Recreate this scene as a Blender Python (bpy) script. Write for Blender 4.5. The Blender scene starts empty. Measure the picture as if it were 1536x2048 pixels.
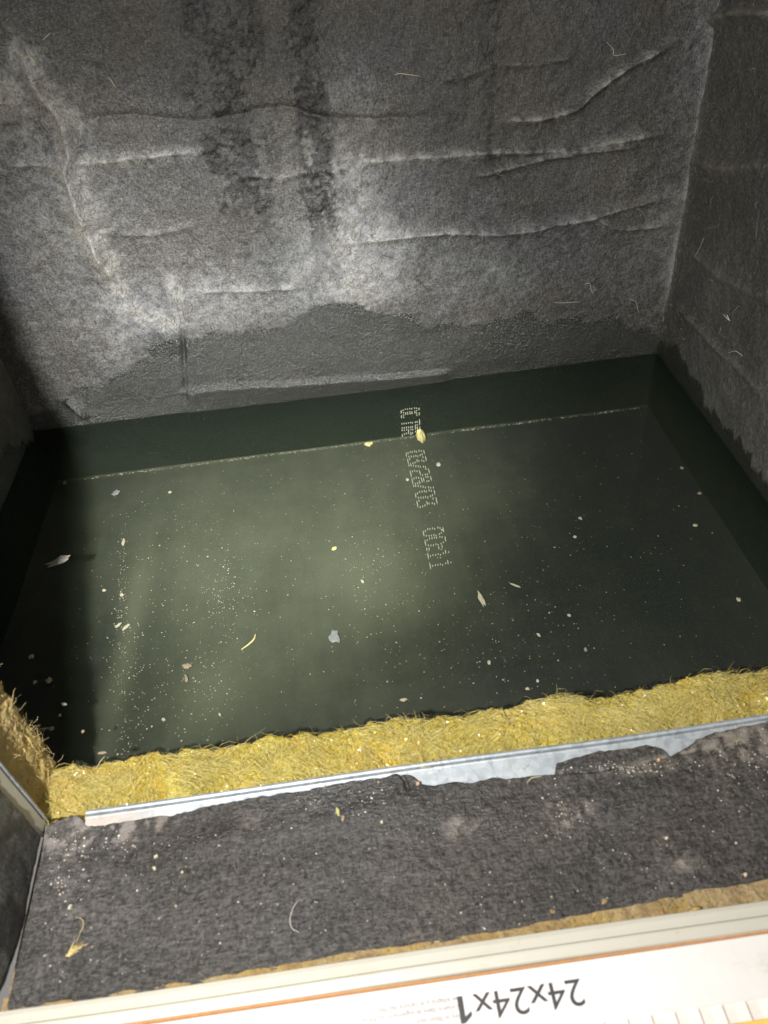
import bpy, math, random
import numpy as np
from mathutils import Matrix, Vector

random.seed(7)
RNG = np.random.default_rng(11)
scene = bpy.context.scene
col = scene.collection

# ------------------------------------------------------------------ camera
FPX = 1517.06                                   # focal length in pixels of a 1536 x 2048 frame
CAM = np.array([.3484, -.2966, .462])
def cam_axes(pitch, yaw, roll):
    cy, sy, cp, sp = math.cos(yaw), math.sin(yaw), math.cos(pitch), math.sin(pitch)
    fw = np.array([sy*cp, cy*cp, -sp]); rt = np.array([cy, -sy, 0.]); dn = np.cross(fw, rt)
    c, s = math.cos(roll), math.sin(roll)
    return np.array([c*rt + s*dn, -s*rt + c*dn, fw])
AX = cam_axes(.731, .0363, .1052)
cam = bpy.data.cameras.new('camera'); cam_o = bpy.data.objects.new('camera', cam); col.objects.link(cam_o)
M = Matrix.Identity(4)
for r in range(3):
    M[r][0] = AX[0][r]; M[r][1] = -AX[1][r]; M[r][2] = -AX[2][r]; M[r][3] = CAM[r]
cam_o.matrix_world = M
cam.sensor_fit = 'VERTICAL'; cam.sensor_height = 36; cam.sensor_width = 27
cam.lens = FPX/2048*36
cam.clip_start = .01; cam.clip_end = 50
cam.dof.use_dof = True; cam.dof.focus_distance = .70; cam.dof.aperture_fstop = 9
scene.camera = cam_o
# measured places: a photo point laid on a real plane of the plenum
def ray(x, y): return AX.T @ np.array([(x-768)/FPX, (y-1024)/FPX, 1.])
def onz(x, y, z=0.): v = ray(x, y); return CAM + v*((z-CAM[2])/v[2])
def ony(x, y, Y): v = ray(x, y); return CAM + v*((Y-CAM[1])/v[1])
def onx(x, y, X): v = ray(x, y); return CAM + v*((X-CAM[0])/v[0])

# ------------------------------------------------------------------ world, lamps, exposure
world = bpy.data.worlds.new('World'); scene.world = world; world.use_nodes = True
bg = world.node_tree.nodes['Background']; bg.inputs[0].default_value = (1.0, .96, .91, 1); bg.inputs[1].default_value = .27
LAMP = Vector((.180, -.315, .50))
def torch(name, target, power, cone, blend, size, color):
    l = bpy.data.lights.new(name, 'SPOT'); l.energy = power; l.spot_size = math.radians(cone); l.spot_blend = blend
    l.shadow_soft_size = size; l.color = color
    o = bpy.data.objects.new(name, l); col.objects.link(o); o.location = LAMP
    o.rotation_euler = (Vector(target) - LAMP).to_track_quat('-Z', 'Y').to_euler()
    return o
torch('torch_spill', (.36, .06, .0), 23.0, 130, 1.0, .010, (1.0, .985, .95))
torch('torch_beam', (.245, .40, .01), 42.0, 46, 1.0, .010, (1.0, .995, .975))
scene.view_settings.view_transform = 'Standard'; scene.view_settings.look = 'None'
scene.view_settings.exposure = .1; scene.view_settings.gamma = 1
scene.render.engine = 'CYCLES'
scene.cycles.use_denoising = True
scene.cycles.max_bounces = 5; scene.cycles.diffuse_bounces = 3; scene.cycles.glossy_bounces = 3; scene.cycles.transparent_max_bounces = 12; scene.cycles.volume_bounces = 0
scene.cycles.sample_clamp_indirect = 4
scene.cycles.use_adaptive_sampling = True; scene.cycles.adaptive_threshold = .012

# ------------------------------------------------------------------ sizes (metres)
W, D, FLOOR = .70, .4276, -.0722                # plenum inside width, depth; floor below the water (water at z = 0)
XJ = .1187                                      # face of the left jamb
TI = .043                                       # insulation thickness
ZL = .0125                                      # duct sill level
YF = -.1512                                     # near end of the sill
XE = .73

# ------------------------------------------------------------------ helpers
def lattice(u, v, seed):
    """smooth value noise at points u, v"""
    r = np.random.default_rng(seed); n = 64
    g = r.random((n, n))
    iu = np.floor(u).astype(int); iv = np.floor(v).astype(int)
    fu = u-iu; fv = v-iv
    fu = fu*fu*(3-2*fu); fv = fv*fv*(3-2*fv)
    a = g[iu % n, iv % n]; b = g[(iu+1) % n, iv % n]; c = g[iu % n, (iv+1) % n]; d = g[(iu+1) % n, (iv+1) % n]
    return (a*(1-fu)+b*fu)*(1-fv) + (c*(1-fu)+d*fu)*fv
def fbm(u, v, freq, octaves=4, seed=0, gain=.5, su=1., sv=1.):
    s = 0; a = 1; t = 0
    for k in range(octaves):
        th = .6*k+.3
        uu = (u*su*math.cos(th)-v*sv*math.sin(th))*freq*2**k + 17.3*k; vv = (u*su*math.sin(th)+v*sv*math.cos(th))*freq*2**k + 5.1*k
        if su != 1 or sv != 1: uu = u*su*freq*2**k+17.3*k; vv = v*sv*freq*2**k+5.1*k
        s = s + a*lattice(uu+100, vv+100, seed*31+k); t += a; a *= gain
    return s/t
def smooth(x, a, b):
    t = np.clip((x-a)/(b-a), 0, 1); return t*t*(3-2*t)
def polydist(U, V, pts):
    """distance to a polyline and position along it 0..1"""
    best = np.full(U.shape, 9.); al = np.zeros(U.shape); pts = np.asarray(pts)
    seg = np.linalg.norm(np.diff(pts, axis=0), axis=1); cum = np.concatenate([[0], np.cumsum(seg)])
    for i in range(len(pts)-1):
        p, q = pts[i], pts[i+1]; dx, dy = q-p; L = dx*dx+dy*dy+1e-12
        t = np.clip(((U-p[0])*dx+(V-p[1])*dy)/L, 0, 1)
        dd = np.hypot(U-p[0]-t*dx, V-p[1]-t*dy); m = dd < best
        best[m] = dd[m]; al[m] = (cum[i]+t[m]*seg[i])/cum[-1]
    return best, al
def refine(pts, n=8):
    """Catmull-Rom through the points"""
    p = np.asarray(pts, float); p = np.vstack([2*p[0]-p[1], p, 2*p[-1]-p[-2]]); out = []
    for i in range(1, len(p)-2):
        for t in np.linspace(0, 1, n, endpoint=False):
            out.append(.5*((2*p[i])+(-p[i-1]+p[i+1])*t+(2*p[i-1]-5*p[i]+4*p[i+1]-p[i+2])*t*t+(-p[i-1]+3*p[i]-3*p[i+1]+p[i+2])*t**3))
    out.append(p[-2]); return np.array(out)

def link(name, me, mat=None, parent=None):
    o = bpy.data.objects.new(name, me); col.objects.link(o)
    if mat is not None: me.materials.append(mat)
    if parent is not None: o.parent = parent
    return o
def mesh_np(name, verts, faces, smooth_shade=True):
    """verts (n,3), faces (m,k) with one k"""
    me = bpy.data.meshes.new(name); verts = np.asarray(verts, np.float32); faces = np.asarray(faces, np.int32)
    k = faces.shape[1]
    me.vertices.add(len(verts)); me.vertices.foreach_set('co', verts.ravel())
    me.loops.add(faces.size); me.loops.foreach_set('vertex_index', faces.ravel())
    me.polygons.add(len(faces)); me.polygons.foreach_set('loop_start', np.arange(0, faces.size, k, dtype=np.int32))
    me.polygons.foreach_set('loop_total', np.full(len(faces), k, np.int32))
    me.polygons.foreach_set('use_smooth', np.full(len(faces), smooth_shade, bool))
    me.update(calc_edges=True); me.validate(); return me
def attr(me, name, arr):
    a = me.attributes.new(name, 'FLOAT', 'POINT'); a.data.foreach_set('value', np.asarray(arr, np.float32).ravel())
def grid_faces(nu, nv, flip=False):
    i = np.arange(nu*nv).reshape(nu, nv)
    f = np.stack([i[:-1, :-1], i[1:, :-1], i[1:, 1:], i[:-1, 1:]], -1).reshape(-1, 4)
    return f[:, ::-1] if flip else f
def sheet(name, P, attrs, mat, parent=None, flip=False):
    """P (nu, nv, 3)"""
    me = mesh_np(name, P.reshape(-1, 3), grid_faces(P.shape[0], P.shape[1], flip))
    for k, v in attrs.items(): attr(me, k, v)
    return link(name, me, mat, parent)
def extrude_x(name, prof, xs, mat, parent=None, closed=True, wob=None, smooth_shade=False):
    """profile [(y, z)] swept along x"""
    n = len(prof); V = []
    for k, x in enumerate(xs):
        for (y, z) in prof:
            dy, dz = wob(x, y, z) if wob else (0, 0)
            V.append((x, y+dy, z+dz))
    F = []; m = n if closed else n-1
    for k in range(len(xs)-1):
        for j in range(m):
            a, b = k*n+j, k*n+(j+1) % n
            F.append((a, a+n, b+n, b))
    me = bpy.data.meshes.new(name); caps = [tuple(range(n)), tuple(reversed(range((len(xs)-1)*n, len(xs)*n)))] if closed else []
    me.from_pydata(V, [], F+caps); me.update()
    for p in me.polygons: p.use_smooth = smooth_shade
    return link(name, me, mat, parent)
def fibre_mesh(name, P0, DIR, L, rad, curl, seg=5, bend=None):
    """many thin curved strands: P0, DIR (n,3), L, rad, curl (n,)"""
    n = len(P0); k = seg+1
    DIR = DIR/np.linalg.norm(DIR, axis=1, keepdims=True)
    rnd = RNG.normal(size=(n, 3)); S = np.cross(DIR, rnd); S /= np.linalg.norm(S, axis=1, keepdims=True)+1e-9
    if bend is not None: S = bend - DIR*np.sum(bend*DIR, 1, keepdims=True); S /= np.linalg.norm(S, axis=1, keepdims=True)+1e-9
    B = np.cross(DIR, S)
    t = np.linspace(0, 1, k)
    a = curl[:, None]*t[None]                       # arc of total angle curl
    c = np.where(np.abs(curl) < 1e-3, 1e-3, curl)[:, None]
    along = L[:, None]*np.sin(a)/c; side = L[:, None]*(1-np.cos(a))/c
    wob = RNG.normal(size=(n, 1))*.12*L[:, None]*np.sin(t*math.pi*1.7)[None]
    C = P0[:, None]+DIR[:, None]*along[..., None]+S[:, None]*side[..., None]+B[:, None]*wob[..., None]
    T = np.cos(a)[..., None]*DIR[:, None]+np.sin(a)[..., None]*S[:, None]
    N1 = -np.sin(a)[..., None]*DIR[:, None]+np.cos(a)[..., None]*S[:, None]; N2 = np.cross(T, N1)
    R = rad[:, None]*(1-.6*t[None]**2)
    ring = [C+R[..., None]*(math.cos(w)*N1+math.sin(w)*N2) for w in (0, 2.094, 4.189)]
    V = np.stack(ring, 2).reshape(-1, 3)
    base = (np.arange(n)*k*3)[:, None, None]+(np.arange(seg)*3)[None, :, None]
    j = np.array([0, 1, 2]); j2 = np.array([1, 2, 0])
    F = np.stack([base+j, base+j2, base+j2+3, base+j+3], -1).reshape(-1, 4)
    me = mesh_np(name, V, F)
    attr(me, 'tone', np.repeat(RNG.random(n), k*3))
    return me
def flake_mesh(name, outline, thick, dome=0.):
    """an irregular chip: outline [(u, v)] in metres, with rounded rim and thickness"""
    o = np.asarray(outline, float); n = len(o); c = o.mean(0)
    inner = c+(o-c)*.8
    V = [(x, y, 0) for x, y in o*.97+c*.03]+[(x, y, thick*.55) for x, y in o]+[(x, y, thick*(1+dome*random.uniform(-.5, 1))) for x, y in inner]+[(c[0], c[1], thick*(1.1+dome))]
    F = [tuple(reversed(range(n)))]
    for i in range(n):
        j = (i+1) % n
        F += [(i, j, n+j, n+i), (n+i, n+j, 2*n+j, 2*n+i), (2*n+i, 2*n+j, 3*n)]
    me = bpy.data.meshes.new(name); me.from_pydata(V, [], F); me.update()
    return me
def tag(o, label=None, cat=None, group=None, kind=None):
    if label: o['label'] = label
    if cat: o['category'] = cat
    if group: o['group'] = group
    if kind: o['kind'] = kind
    return o
def empty(name, loc=(0, 0, 0)):
    o = bpy.data.objects.new(name, None); col.objects.link(o); o.location = loc; o.empty_display_size = .02; return o

# ------------------------------------------------------------------ materials
class Nt:
    def __init__(s, name):
        s.m = bpy.data.materials.new(name); s.m.use_nodes = True; s.t = s.m.node_tree; s.p = s.t.nodes['Principled BSDF']; s.out = s.t.nodes['Material Output']
    def n(s, typ, **kw):
        nd = s.t.nodes.new(typ)
        for k, v in kw.items(): setattr(nd, k, v)
        return nd
    def l(s, a, b): s.t.links.new(a, b)
    def val(s, x, sock):
        if isinstance(x, (int, float)): sock.default_value = x
        elif isinstance(x, tuple): sock.default_value = x if len(x) == 4 else (*x, 1)
        else: s.l(x, sock)
    def math(s, op, a, b=0., c=None, clamp=False):
        nd = s.n('ShaderNodeMath', operation=op, use_clamp=clamp); s.val(a, nd.inputs[0]); s.val(b, nd.inputs[1])
        if c is not None: s.val(c, nd.inputs[2])
        return nd.outputs[0]
    def mix(s, f, a, b, mode='MIX'):
        nd = s.n('ShaderNodeMix', data_type='RGBA', blend_type=mode); nd.clamp_factor = True
        s.val(f, nd.inputs[0]); s.val(a, nd.inputs[6]); s.val(b, nd.inputs[7]); return nd.outputs[2]
    def ramp(s, f, a, b, lo=0., hi=1.):
        nd = s.n('ShaderNodeMapRange', interpolation_type='SMOOTHSTEP'); s.val(f, nd.inputs[0])
        nd.inputs[1].default_value = a; nd.inputs[2].default_value = b; nd.inputs[3].default_value = lo; nd.inputs[4].default_value = hi
        return nd.outputs[0]
    def coord(s, scale=(1, 1, 1), rot=(0, 0, 0)):
        tc = s.n('ShaderNodeTexCoord'); mp = s.n('ShaderNodeMapping'); s.l(tc.outputs['Object'], mp.inputs[0])
        mp.inputs['Scale'].default_value = scale; mp.inputs['Rotation'].default_value = rot; return mp.outputs[0]
    def noise(s, scale, detail=3., rough=.55, co=None, dist=0.):
        nd = s.n('ShaderNodeTexNoise'); nd.inputs['Scale'].default_value = scale; nd.inputs['Detail'].default_value = detail
        nd.inputs['Roughness'].default_value = rough; nd.inputs['Distortion'].default_value = dist
        s.l(co if co is not None else s.coord(), nd.inputs['Vector']); return nd.outputs[0]
    def voro(s, scale, co=None, feature='F1'):
        nd = s.n('ShaderNodeTexVoronoi', feature=feature); nd.inputs['Scale'].default_value = scale
        s.l(co if co is not None else s.coord(), nd.inputs['Vector']); return nd
    def attr(s, name): nd = s.n('ShaderNodeAttribute', attribute_name=name); return nd.outputs['Fac']
    def bump(s, h, strength, dist=.001, normal=None):
        nd = s.n('ShaderNodeBump'); nd.inputs['Strength'].default_value = strength if isinstance(strength, (int, float)) else 1
        if not isinstance(strength, (int, float)): s.l(strength, nd.inputs['Strength'])
        nd.inputs['Distance'].default_value = dist; s.l(h, nd.inputs['Height'])
        if normal is not None: s.l(normal, nd.inputs['Normal'])
        return nd.outputs[0]
    def set(s, **kw):
        for k, v in kw.items(): s.val(v, s.p.inputs[k.replace('_', ' ')])
        return s.m
def plain(name, c, rough=.6, var=.25, scale=300, **kw):
    m = Nt(name); f = m.noise(scale, 4)
    m.set(Base_Color=m.mix(f, tuple(x*(1-var) for x in c), tuple(min(1, x*(1+var)) for x in c)), Roughness=rough, **kw)
    return m.m

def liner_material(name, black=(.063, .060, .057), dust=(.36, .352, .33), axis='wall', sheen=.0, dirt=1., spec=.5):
    """black fibrous duct liner: dust, wet and stain masks come with the mesh"""
    m = Nt(name)
    fib_a = m.noise(1.0, 3, .6, m.coord((800, 800, 300), (0, .35, 0)) if axis == 'wall' else m.coord((220, 800, 700), (0, 0, .25)), .6)
    fib_b = m.noise(1.0, 3, .6, m.coord((380, 380, 1000), (.5, .3, 0)) if axis == 'wall' else m.coord((600, 260, 600), (0, 0, -.5)), .8)
    pit = m.noise(430, 4, .6)
    mid = m.noise(70, 4, .6)
    hue = m.noise(9, 2, .5)
    hue2 = m.noise(14, 2, .5, m.coord((1, 1, 1), (1, 2, .4)))
    d = m.attr('dust'); w = m.attr('wet'); st = m.attr('stain')
    grain = m.math('ADD', m.math('MULTIPLY', fib_a, .5), m.math('MULTIPLY', fib_b, .5))
    # dust lies in the fibre tops: a threshold that the mask moves
    dd = m.math('ADD', m.math('MULTIPLY', d, .9), m.math('MULTIPLY', m.math('SUBTRACT', grain, .5), 1.2))
    dd = m.math('ADD', dd, m.math('MULTIPLY', m.math('SUBTRACT', pit, .5), .9))
    dd = m.math('ADD', dd, m.math('MULTIPLY', m.math('SUBTRACT', mid, .5), .45))
    dmask = m.math('MULTIPLY', m.ramp(dd, -.1, 1.35), dirt, clamp=True)
    warm = m.mix(m.ramp(hue, .42, .6), tuple(x*y for x, y in zip(black, (1.05, .98, .90))), tuple(x*y for x, y in zip(black, (.95, .99, 1.10))))
    base = m.mix(m.ramp(hue2, .45, .65, 0, .6), warm, tuple(x*y for x, y in zip(black, (.97, 1.03, .95))))
    base = m.mix(m.ramp(grain, .36, .66), m.mix(.60, base, (.010, .010, .010)), m.mix(.16, base, (.25, .24, .22)))
    dcol = m.mix(m.ramp(hue, .35, .65), dust, tuple(x*y for x, y in zip(dust, (.92, .96, 1.04))))
    c = m.mix(dmask, base, dcol)
    c = m.mix(m.math('MULTIPLY', st, m.ramp(pit, .3, .62, .55, 1)), c, tuple(x*.15 for x in black))
    c = m.mix(m.math('MULTIPLY', w, .75, clamp=True), c, tuple(x*y for x, y in zip(black, (.24, .29, .24))))
    c = m.mix(m.ramp(w, 1.0, 1.25, 0, .85), c, (.012, .018, .012))
    h = m.math('ADD', m.math('MULTIPLY', grain, .9), m.math('MULTIPLY', pit, .7))
    glit = m.noise(1, 2, .5, m.coord((640, 640, 500) if axis == 'wall' else (380, 700, 520)))
    h = m.math('ADD', h, m.math('MULTIPLY', m.math('MULTIPLY', glit, w), .8))
    nb = m.bump(h, m.math('ADD', .75, m.math('MULTIPLY', w, .15)), .0017)
    rough = m.math('SUBTRACT', .52, m.math('MULTIPLY', w, .28)); rough = m.math('SUBTRACT', rough, m.math('MULTIPLY', st, .15))
    m.set(Base_Color=c, Roughness=rough, Normal=nb, Specular_IOR_Level=m.math('MULTIPLY', m.math('ADD', spec, m.math('MULTIPLY', w, .25)), m.ramp(w, 1.02, 1.2, 1, .02)))
    film = m.bump(m.math('ADD', m.math('MULTIPLY', glit, .55), m.math('ADD', m.math('MULTIPLY', grain, .40), m.math('MULTIPLY', pit, .30))), 1.0, .0025)
    m.set(Coat_Weight=m.math('MULTIPLY', m.math('MULTIPLY', w, .72, clamp=True), m.ramp(w, 1.02, 1.2, 1, 0)), Coat_Roughness=.19, Coat_IOR=1.55, Coat_Normal=film)
    if sheen: m.set(Sheen_Weight=sheen, Sheen_Roughness=.4)
    return m.m

MAT = {}
MAT['liner'] = liner_material('black_duct_liner')
MAT['liner_floor'] = None
MAT['liner_sill'] = liner_material('black_duct_liner_sill', black=(.029, .0250, .0218), dust=(.25, .215, .185), axis='floor', dirt=.85, spec=.34)
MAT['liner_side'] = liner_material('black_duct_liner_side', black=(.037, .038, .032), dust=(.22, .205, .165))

def make_silt_and_glow():
    m = Nt('submerged_liner_silt_glow')
    big = m.noise(7, 4, .55); mid = m.noise(38, 5, .65); fine = m.noise(600, 3, .6); streak = m.noise(1, 4, .6, m.coord((60, 12, 20)))
    s = m.attr('silt')  # real silt plus the painted pool of torch light
    f = m.math('ADD', m.math('MULTIPLY', s, .8), m.math('MULTIPLY', m.math('SUBTRACT', mid, .5), .22)); f = m.math('ADD', f, m.math('MULTIPLY', m.math('SUBTRACT', streak, .5), .16))
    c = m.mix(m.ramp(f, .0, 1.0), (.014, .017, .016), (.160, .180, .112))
    c = m.mix(m.ramp(fine, .55, .8, 0, .35), c, (.13, .13, .09))
    c = m.mix(m.ramp(m.voro(520).outputs[0], .0, .14, .9, 0), c, m.mix(m.ramp(fine, .45, .6), c, (.45, .43, .3)))
    m.set(Base_Color=c, Roughness=.9, Specular_IOR_Level=.1, Normal=m.bump(fine, .4, .0006))
    return m.m
MAT['liner_floor'] = make_silt_and_glow()

def make_yellow(name, wet=1.0, cols=((.66, .53, .08), (.54, .41, .05), (.60, .55, .20), (.12, .085, .02))):
    m = Nt(name)
    a = m.noise(60, 4, .6); b = m.noise(150, 4, .6, m.coord((1, 1, 1), (.4, .9, .2)), .6); f = m.noise(1, 3, .6, m.coord((500, 1600, 1400), (0, .2, .5)), .7); pit = m.noise(260, 4, .65)
    tone = m.attr('tone'); pale = m.attr('pale')
    c = m.mix(m.ramp(a, .38, .62), cols[0], cols[1]); c = m.mix(m.ramp(b, .48, .68), c, cols[2]); big = m.noise(24, 3, .6, m.coord((1, 1, 1), (.9, .1, 1.2))); c = m.mix(m.ramp(big, .48, .64, 0, .7 if wet else .2), c, (.62, .38, .02)); c = m.mix(m.ramp(big, .30, .42, .6 if wet else 0, 0), c, (.40, .35, .05))
    c = m.mix(m.ramp(f, .5, .75, 0, .55), c, tuple(min(1, x*1.25) for x in cols[0]))
    c = m.mix(m.ramp(pit, .30, .46, .75, 0), c, cols[3])
    c = m.mix(m.math('MULTIPLY', pale, .75), c, (.52, .40, .23))
    h = m.math('ADD', m.math('MULTIPLY', pit, .8), m.math('MULTIPLY', f, .5)); h = m.math('ADD', h, m.math('MULTIPLY', b, .9))
    if wet: h = m.math('ADD', h, m.math('MULTIPLY', m.voro(420).outputs[0], -.5))
    rough = m.math('ADD', .24 if wet else .6, m.math('MULTIPLY', pale, .4))
    m.set(Base_Color=c, Roughness=rough, Normal=m.bump(h, .9, .0030), Coat_Weight=1.0*wet, Coat_Roughness=.07, Subsurface_Weight=.0)
    return m.m
MAT['yellow'] = make_yellow('wet_yellow_fibreglass')
MAT['tan'] = make_yellow('dry_tan_fibreglass', 0., ((.74, .55, .17), (.62, .44, .13), (.68, .55, .28), (.24, .16, .06)))
MAT['brown'] = make_yellow('dirty_brown_fibreglass', 0., ((.36, .25, .10), (.26, .17, .075), (.40, .30, .16), (.08, .055, .03)))
def strand(name, c0, c1, rough=.45, coat=0.):
    m = Nt(name); t = m.attr('tone'); m.set(Base_Color=m.mix(t, c0, c1), Roughness=rough, Coat_Weight=coat); return m.m
MAT['ystrand'] = strand('wet_yellow_strand', (.58, .44, .05), (.82, .74, .32), .3, .5)
MAT['tstrand'] = strand('dry_tan_strand', (.62, .45, .14), (.80, .66, .36), .5)
MAT['bstrand'] = strand('brown_strand', (.28, .19, .08), (.52, .41, .24), .6)
MAT['kstrand'] = strand('black_strand', (.02, .02, .02), (.12, .11, .10), .4)
MAT['dstrand'] = strand('dust_strand', (.16, .145, .12), (.46, .42, .35), .6)
MAT['gstrand'] = strand('grain_strand', (.30, .26, .22), (.75, .70, .62), .5)
mb = Nt('yellow_glint_bead'); mb.set(Base_Color=mb.mix(mb.noise(90, 3), (.34, .24, .03), (.52, .42, .12)), Roughness=.05, Coat_Weight=1., Coat_Roughness=.02, Specular_IOR_Level=.6); MAT['bead'] = mb.m
def make_galv():
    m = Nt('galvanised_steel'); v = m.voro(260); n = m.noise(90, 5, .6); f = m.noise(900, 2); dd = m.attr('dirt')
    sp = m.mix(m.ramp(v.outputs['Color'], .1, .9), (.37, .40, .43), (.50, .54, .57))
    c = m.mix(m.ramp(n, .4, .7, 0, .5), sp, (.54, .57, .59))
    c = m.mix(m.math('MULTIPLY', dd, m.ramp(f, .25, .6, .45, 1)), c, (.50, .37, .27))
    m.set(Base_Color=c, Metallic=m.math('SUBTRACT', .55, m.math('MULTIPLY', dd, .5)), Roughness=m.ramp(n, .3, .7, .48, .62), Normal=m.bump(m.math('ADD', n, m.math('MULTIPLY', f, .3)), .25, .0008)); return m.m
MAT['galv'] = make_galv()
def make_cream():
    m = Nt('cream_painted_steel'); n = m.noise(30, 5, .65); s = m.noise(160, 4, .6); g = m.noise(1, 3, .6, m.coord((25, 300, 300)))
    c = m.mix(m.ramp(n, .45, .75, 0, .5), (.46, .44, .375), (.41, .38, .30)); c = m.mix(m.ramp(s, .62, .76, 0, .5), c, (.38, .29, .17)); c = m.mix(m.ramp(g, .55, .8, 0, .35), c, (.45, .38, .26))
    m.set(Base_Color=c, Roughness=.42, Normal=m.bump(s, .15, .0005)); return m.m
MAT['cream'] = make_cream()
def make_board():
    m = Nt('white_coated_card'); n = m.noise(14, 4, .6); k = m.noise(60, 4, .6)
    sm = m.noise(38, 5, .7, m.coord((1, 2.5, 1), (0, 0, .3)))
    m.set(Base_Color=m.mix(m.ramp(sm, .56, .78, 0, .45), m.mix(m.ramp(n, .35, .7), (.70, .68, .655), (.70, .655, .615)), (.50, .42, .34)), Roughness=.38, Coat_Weight=.6, Coat_Roughness=.08, Normal=m.bump(m.math('ADD', n, m.math('MULTIPLY', k, .25)), .35, .004)); return m.m
MAT['board'] = make_board()
MAT['kraft'] = plain('kraft_card_edge', (.50, .24, .09), .8, .3, 200)
MAT['ink'] = plain('dark_grey_ink', (.045, .042, .05), .5, .2, 300)
MAT['ink_soft'] = plain('small_grey_ink', (.16, .15, .16), .6, .2, 300)
MAT['media'] = plain('white_filter_media', (.72, .66, .60), .9, .12, 500)
MAT['wire'] = plain('filter_support_wire', (.40, .32, .29), .5, .15, 300)
MAT['glue'] = plain('amber_glue', (.75, .48, .10), .35, .15, 200)
MAT['dot'] = plain('pale_print_ink', (.50, .52, .38), .7, .15, 900)
MAT['speck'] = strand('pale_silt_grain', (.18, .18, .12), (.58, .56, .40), .7)
MAT['sspeck'] = strand('pale_grit', (.30, .25, .20), (.80, .74, .64), .6)
def water_material():
    m = Nt('murky_water'); t = m.t; t.nodes.remove(m.p)
    fr = m.n('ShaderNodeFresnel'); geo = m.n('ShaderNodeNewGeometry'); m.l(m.math('SUBTRACT', 1.33, m.math('MULTIPLY', geo.outputs['Backfacing'], 1.33-1/1.33)), fr.inputs[0])
    bmp = m.bump(m.noise(24, 2), .03, .002); m.l(bmp, fr.inputs['Normal'])
    tr = m.n('ShaderNodeBsdfTransparent'); gl = m.n('ShaderNodeBsdfGlossy'); gl.inputs['Roughness'].default_value = .015; m.l(bmp, gl.inputs['Normal'])
    mx = m.n('ShaderNodeMixShader'); m.l(fr.outputs[0], mx.inputs[0]); m.l(tr.outputs[0], mx.inputs[1]); m.l(gl.outputs[0], mx.inputs[2]); m.l(mx.outputs[0], m.out.inputs['Surface'])
    v = m.n('ShaderNodeVolumePrincipled'); v.inputs['Color'].default_value = (.50, .64, .40, 1); v.inputs['Density'].default_value = 1.15; v.inputs['Anisotropy'].default_value = .2
    v.inputs['Absorption Color'].default_value = (.50, .62, .40, 1)
    m.l(v.outputs[0], m.out.inputs['Volume']); return m.m
MAT['water'] = water_material()

# ------------------------------------------------------------------ back wall
def wallpts(px): return np.array([ony(x, y, D)[[0, 2]] for x, y in px])
def ridge(U, V, pts, w, h, seed, edge=1.0, vary=.55):
    d, a = polydist(U, V, refine(pts)); f = fbm(U, V, 60, 2, seed)
    return h*(1-vary+2*vary*f)*np.exp(-(d/(w*.75*(.7+.6*f)))**1.5)*smooth(a, -.02, .10*edge)*(1-smooth(a, 1-.14*edge, 1.02))
def step(U, V, pts, w, h, below=True):
    """a fold edge: raised on one side (below) falling sharply at the line"""
    p = refine(pts); zz = np.interp(U, p[:, 0], p[:, 1]); s = zz-V
    inside = smooth(U, p[0, 0], p[0, 0]+.02)*(1-smooth(U, p[-1, 0]-.02, p[-1, 0]))
    return h*smooth(s, -w*.35, w*.25)*np.exp(-np.clip(s, 0, None)/(w*3))*inside
nu, nv = 560, 500
U, V = np.meshgrid(np.linspace(-.012, .712, nu), np.linspace(-.09, .56, nv), indexing='ij')
H = (fbm(U, V, 7, 3, 1)-.5)*.010*smooth(W-U, .0, .12)
HFINE = (fbm(U, V, 45, 3, 2)-.5)*.0026 + (fbm(U, V, 190, 2, 3)-.5)*.0014
uw = smooth(V, -.008, .02)
H = H*(.25+.75*uw)
RID = [
    ([(1010, 240), (1080, 235), (1150, 216), (1200, 172), (1262, 130), (1352, 84)], .0042, .0065),
    ([(700, 322), (850, 313), (1000, 303), (1150, 299), (1200, 286), (1352, 262)], .0046, .0055),
    ([(950, 352), (1070, 322), (1150, 306), (1290, 288)], .0035, .0045),
    ([(680, 486), (800, 471), (900, 462), (1000, 466), (1150, 440), (1250, 414), (1345, 392)], .0042, .0055),
    ([(1195, 438), (1240, 456), (1335, 449)], .0030, .0035),
    ([(160, 242), (260, 232), (400, 242), (560, 216), (640, 236), (780, 240), (900, 232)], .0040, -.0035),
    ([(0, 332), (100, 328), (180, 325), (300, 312), (400, 302)], .0045, .0045),
    ([(40, 100), (90, 190), (128, 240), (140, 310), (136, 350), (165, 430), (196, 500), (232, 570)], .0090, .0140),
    ([(-20, 150), (-5, 200), (5, 250)], .014, .016),
    ([(390, 584), (500, 579), (610, 572)], .0035, .0028),
    ([(1000, 130), (1090, 126), (1150, 112)], .0035, .0025),
    ([(880, 160), (930, 152), (1000, 128)], .0035, .0020),
    ([(352, 560), (362, 640), (366, 700), (372, 812)], .0028, -.0035),
    ([(130, 800), (150, 815), (176, 838)], .0050, .0080),
    ([(470, 350), (560, 352), (620, 340), (690, 340)], .004, .0025),
    ([(170, 460), (290, 470), (400, 450)], .004, .0020),
]
ridges = np.zeros_like(U)
for i, (px, w, h) in enumerate(RID):
    r = ridge(U, V, wallpts(px), w, h, 40+i); H = H+r; ridges += np.clip(r, 0, None)/.006
H += step(U, V, wallpts([(350, 786), (440, 772), (560, 764), (700, 754), (800, 748), (910, 738)]), .010, .0052)
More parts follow.
